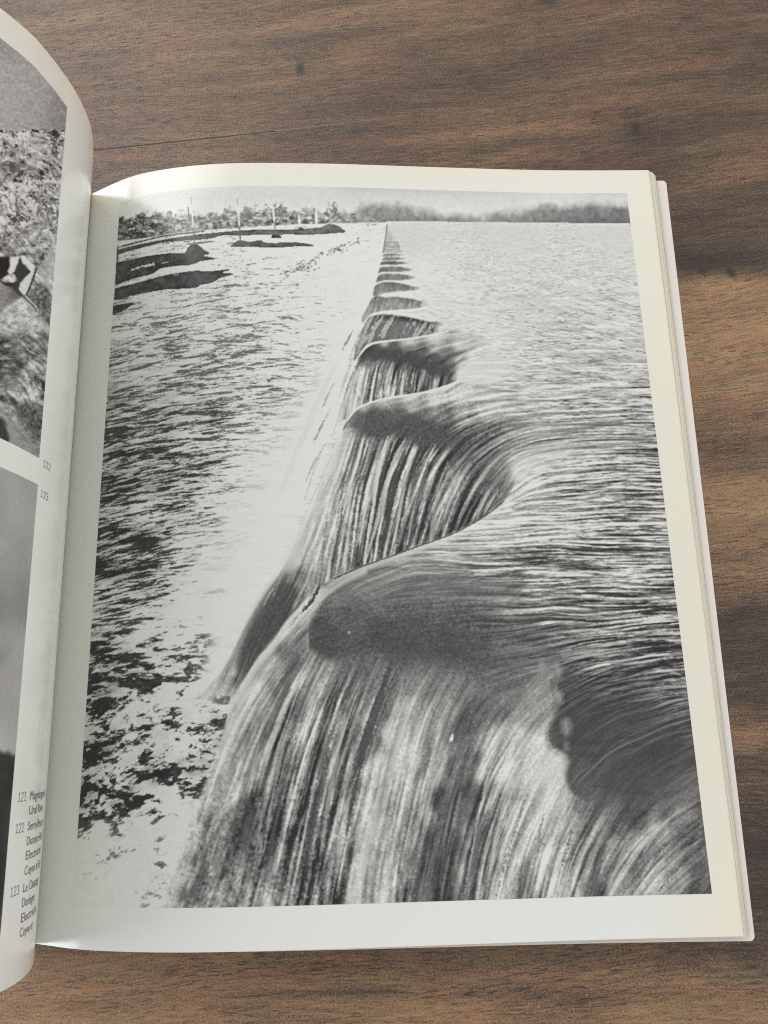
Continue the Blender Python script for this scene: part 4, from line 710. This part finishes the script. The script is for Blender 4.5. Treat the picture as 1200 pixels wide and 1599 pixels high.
def sheet(name, fn, s0, s1, mat, y0=0., y1=PAGE_H, off=0., thick=.013, ns=90, ny=3, parent=book, s1_bot=None, y0_end=None, y1_end=None, warp=0.):
    """a real sheet with two faces and four edges; s1_bot: width along the bottom edge"""
    a, b = np.meshgrid(np.linspace(0, 1, ns), np.linspace(0, 1, ny))
    e = (s1 if s1_bot is None else s1_bot) * (1 - b) + s1 * b
    s = s0 + a * (e - s0)
    yy0 = y0 + ((y0 if y0_end is None else y0_end) - y0) * a; yy1 = y1 + ((y1 if y1_end is None else y1_end) - y1) * a
    y = yy0 * (1 - b) + yy1 * b
    top = fn(s, y, off); bot = fn(s, y, off - thick)
    n = ns * ny; su = np.stack([s, y], -1).reshape(-1, 2)
    i = np.arange(n).reshape(ny, ns); F = []
    for q in np.stack([i[:-1, :-1], i[:-1, 1:], i[1:, 1:], i[1:, :-1]], -1).reshape(-1, 4): F.append(tuple(q)); F.append(tuple((q + n)[::-1]))
    rim = np.array(list(i[0, :]) + list(i[1:, -1]) + list(i[-1, ::-1][1:]) + list(i[::-1, 0][1:-1])); m = len(rim)
    T_, B_ = top.reshape(-1, 3), bot.reshape(-1, 3)                # the cut edge has its own vertices so that its corners stay crisp
    V = np.vstack([T_, B_, T_[rim], B_[rim]]) * CM; uv = np.vstack([su, su, su[rim], su[rim]])
    for k in range(m):
        q = (k + 1) % m; F.append((2 * n + q, 2 * n + k, 2 * n + m + k, 2 * n + m + q))
    return link_mesh(name, V, F, mat, parent, uv, smooth=True)

right = sheet('right_page', right_page, 0, 21.57, MAT_PAGE, s1_bot=21.86, ns=140, ny=5)
right['label'] = 'glossy right page with wide margins yellowed at the edge'
left = sheet('left_page', left_page, 0, 19.8, MAT_LEFT, ns=160, ny=9)
left['label'] = 'left page curling upright with two pictures and captions'
rs = np.random.default_rng(3)
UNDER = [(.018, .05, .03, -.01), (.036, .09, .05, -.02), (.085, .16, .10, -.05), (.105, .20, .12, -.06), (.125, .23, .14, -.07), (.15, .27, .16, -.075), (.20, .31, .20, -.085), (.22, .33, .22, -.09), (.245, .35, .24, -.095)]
MAT_TAN_SHADE = flat_material('sheet_tan_shade', (.60, .53, .41), .5, .06); MAT_BROWN_SHADE = flat_material('sheet_brown_shade', (.34, .28, .20), .6, .1)  # tan: sheet tint plus painted gap shade; brown: painted shadow line of the stack
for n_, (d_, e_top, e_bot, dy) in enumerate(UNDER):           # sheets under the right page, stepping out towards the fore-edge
    sheet('page_sheet', right_page, .05, 21.57 + e_top, (MAT_SHEET, MAT_TAN_SHADE, MAT_SHEET, MAT_SHEET, MAT_TAN_SHADE, MAT_SHEET, MAT_SHEET, MAT_SHEET, MAT_BROWN_SHADE)[n_], off=-d_, s1_bot=21.86 + e_bot, y0=0., y0_end=dy, y1=PAGE_H - d_ * .3, ns=70, ny=2)
for k in range(1, 9):                        # sheets behind the left page
    sheet('page_sheet', left_page, .05, 19.8 - .03 * k, MAT_SHEET, off=-.036 * k, ns=60, ny=3)
sheet('page_block', left_page, .08, 19.4, MAT_SHEET, off=-.33, thick=.62, ns=70, ny=4)
def cover_fn(s, y, off=0.):
    p = right_page(s, y, -.372 + off); p[..., 2] = np.maximum(p[..., 2], .036 + off * 1.0); return p
def rounded_cover():
    """back cover: a bent board whose two outer corners are rounded"""
    ns, nr, s_end, rad = 120, 15, 22.33, .15
    s = np.r_[np.linspace(0, s_end - rad, ns), s_end - rad + rad * np.sin(np.linspace(0, np.pi / 2, nr)[1:])]
    cut = rad - np.sqrt(np.maximum(rad ** 2 - np.maximum(s - (s_end - rad), 0) ** 2, 0))
    y0 = -.02 - .19 * s / s_end + cut; y1 = PAGE_H - .02 - .18 * s / s_end - cut
    rows = [y0 + (y1 - y0) * t for t in (0, .33, .66, 1)]
    Y_ = np.array(rows); S2 = np.tile(s, (4, 1)); top = cover_fn(S2, Y_); bot = cover_fn(S2, Y_, -.030)
    h, w = S2.shape; n = h * w; i = np.arange(n).reshape(h, w); F = []
    for q in np.stack([i[:-1, :-1], i[:-1, 1:], i[1:, 1:], i[1:, :-1]], -1).reshape(-1, 4): F.append(tuple(q)); F.append(tuple((q + n)[::-1]))
    rim = np.array(list(i[0, :]) + list(i[1:, -1]) + list(i[-1, ::-1][1:]) + list(i[::-1, 0][1:-1])); m = len(rim)
    T_, B_ = top.reshape(-1, 3), bot.reshape(-1, 3); su = np.stack([S2, Y_], -1).reshape(-1, 2)
    V = np.vstack([T_, B_, T_[rim], B_[rim]]) * CM
    for k in range(m):
        q = (k + 1) % m; F.append((2 * n + q, 2 * n + k, 2 * n + m + k, 2 * n + m + q))
    return link_mesh('back_cover', V, F, MAT_COVER, book, np.vstack([su, su, su[rim], su[rim]]))
rounded_cover()
sheet('front_cover', left_page, .0, 20.0, MAT_COVER, off=-.97, thick=.035, ns=90, ny=4, y0=-.1, y1=PAGE_H + .1)

A_S = arc([(-1.04, .60), (-1.02, .35), (-.93, .13), (-.70, .045), (-.3, .038), (.12, .038)])
def spine_fn(s, y, off=0.):
    p = ev(A_S, s); d = normal2(A_S, s); n = np.stack([-d[..., 1], d[..., 0]], -1); p = p + n * off
    return np.stack([p[..., 0], y + 0 * p[..., 0], p[..., 1]], -1)
sheet('spine', spine_fn, 0., float(A_S[0][-1]), MAT_COVER, y0=-.05, y1=PAGE_H + .02, thick=.03, ns=30, ny=2)

# =====================================================================  printed pictures
def tone_to_ink(g, white=219.5):
    """grey value of the print -> reflectance of inked paper (the gloss adds its own light)"""
    r = np.clip(((g / white) ** 2.2 - .030) / .97, .012, 1.0)[..., None]
    paper = np.array(PAPER); black = np.array([.98, .93, .95])
    c = r * paper * (1 + (black - 1) * (1 - r))
    return np.concatenate([c, np.ones_like(r)], -1)
def sample(img, X0, Y0, uv):
    x = np.clip(uv[..., 0] - X0, 0, img.shape[1] - 1.001); y = np.clip(uv[..., 1] - Y0, 0, img.shape[0] - 1.001)
    i = x.astype(int); j = y.astype(int); a = x - i; b = y - j
    return (img[j, i] * (1 - a) + img[j, i + 1] * a) * (1 - b) + (img[j + 1, i] * (1 - a) + img[j + 1, i + 1] * a) * b
def print_on(name, fn, sl, sr, y0, y1, nw, nh, img, X0, Y0, parent, off=.004, label=None):
    a, b = np.meshgrid(np.linspace(0, 1, nw), np.linspace(0, 1, nh))
    y = y0 + (y1 - y0) * b
    s = (sl[0] * (1 - b) + sl[1] * b) * (1 - a) + (sr[0] * (1 - b) + sr[1] * b) * a
    P = fn(s, y, off)
    if sl[0] > sr[0]: pass
    ink = tone_to_ink(sample(img, X0, Y0, project(P)))
    o = grid_mesh(name, P * CM, MAT_INK, parent, np.stack([s, y], -1), ink)
    if label: o['label'] = label
    return o
dam = paint_dam()
print_on('printed_photograph', right_page, (2.0, 1.90), (21.08, 20.69), 1.17, 25.03, 760, 900, dam, PX0, PY0, right, label='black and white photograph of water pouring over a scalloped dam')
gorge, LX0, LY0 = paint_left()
print_on('printed_photograph', left_page, (18.6, 18.6), (6.25, 6.28), 13.49, 25.04, 330, 420, gorge, LX0, LY0, left, label='black and white picture of a rocky gorge')
print_on('printed_photograph', left_page, (18.6, 18.6), (6.27, 6.21), 1.2, 12.73, 330, 420, gorge, LX0, LY0, left, label='grey misty picture, dark towards its foot')

# =====================================================================  captions on the left page
def map_left(bm, s_left, base, kx, ky):
    for v in bm.verts:
        s = s_left - v.co.x * kx; y = base + v.co.y * ky
        v.co = left_page(np.array([max(s, .1)]), np.array([y]), .006)[0] * CM
def finish_text(name, bm):
    me = bpy.data.meshes.new(name); bm.to_mesh(me); bm.free(); me.materials.append(MAT_TEXT)
    o = bpy.data.objects.new(name, me); scene.collection.objects.link(o); o.parent = left
    return o
GLYPH = {'1': [[(.08, 0), (.56, 0)], [(.32, 0), (.32, 1), (.12, .80)]],
         '2': [[(.06, .76), (.12, .92), (.30, 1), (.48, .93), (.55, .76), (.47, .56), (.06, 0), (.58, 0)]],
         '3': [[(.06, .84), (.15, .97), (.30, 1), (.47, .93), (.52, .75), (.43, .58), (.26, .54)], [(.26, .54), (.46, .49), (.57, .28), (.48, .07), (.30, 0), (.12, .04), (.04, .18)]]}
def number_on_left(body, s_left, base, height, width):
    """slab figures drawn with an even pen"""
    bm = bmesh.new(); pen = .042
    for n, ch in enumerate(body):
        for line in GLYPH[ch]:
            for (ax, ay), (bx, by) in zip(line[:-1], line[1:]):
                dx, dy = bx - ax, by - ay; l = math.hypot(dx, dy); dx, dy = dx / l, dy / l
                ax_, ay_, bx_, by_ = ax - dx * pen * .7, ay - dy * pen * .7, bx + dx * pen * .7, by + dy * pen * .7
                o = n * .78
                bm.faces.new([bm.verts.new((o + x, y, 0)) for x, y in ((ax_ - dy * pen, ay_ + dx * pen), (ax_ + dy * pen, ay_ - dx * pen), (bx_ + dy * pen, by_ - dx * pen), (bx_ - dy * pen, by_ + dx * pen))])
    k = width / (.78 * len(body) - .14)
    map_left(bm, s_left, base, k, height)
    return finish_text('figure_number', bm)
def text_on_left(name, body, s_left, base, height, pitch):
    cu = bpy.data.curves.new(name, 'FONT'); cu.body = body; cu.size = 1.0; cu.resolution_u = 3
    ob = bpy.data.objects.new(name + '_tmp', cu); scene.collection.objects.link(ob)
    bpy.context.view_layer.update()
    me = bpy.data.meshes.new_from_object(ob.evaluated_get(bpy.context.evaluated_depsgraph_get()))
    bpy.data.objects.remove(ob); bpy.data.curves.remove(cu)
    bm = bmesh.new(); bm.from_mesh(me); bpy.data.meshes.remove(me)
    bmesh.ops.triangulate(bm, faces=bm.faces[:])
    xm = max(v.co.x for v in bm.verts); cap = max(v.co.y for v in bm.verts)
    map_left(bm, s_left, base, pitch * len(body) / xm, height / cap)
    return finish_text(name, bm)
number_on_left('122', 6.03, 13.33, .20, .47); number_on_left('123', 6.03, 12.45, .20, .47)
for body, y in (('121', 4.36), ('122', 3.60), ('123', 2.10)): number_on_left(body, 5.95, y, .22, .46)
for body, y in (('Magnitogorsk', 4.36), ('Ural River', 3.99), ('Serre-Pon\u00e7on', 3.60), ('Durance River', 3.23), ('Electricit\u00e9', 2.88), ('Coyne et Bel', 2.51), ('Le Chastang', 2.10), ('Dordogne', 1.74), ('Electricit\u00e9', 1.38), ('Coyne et', 1.04)):
    text_on_left('caption_text', body, 5.27, y, .22, .150)
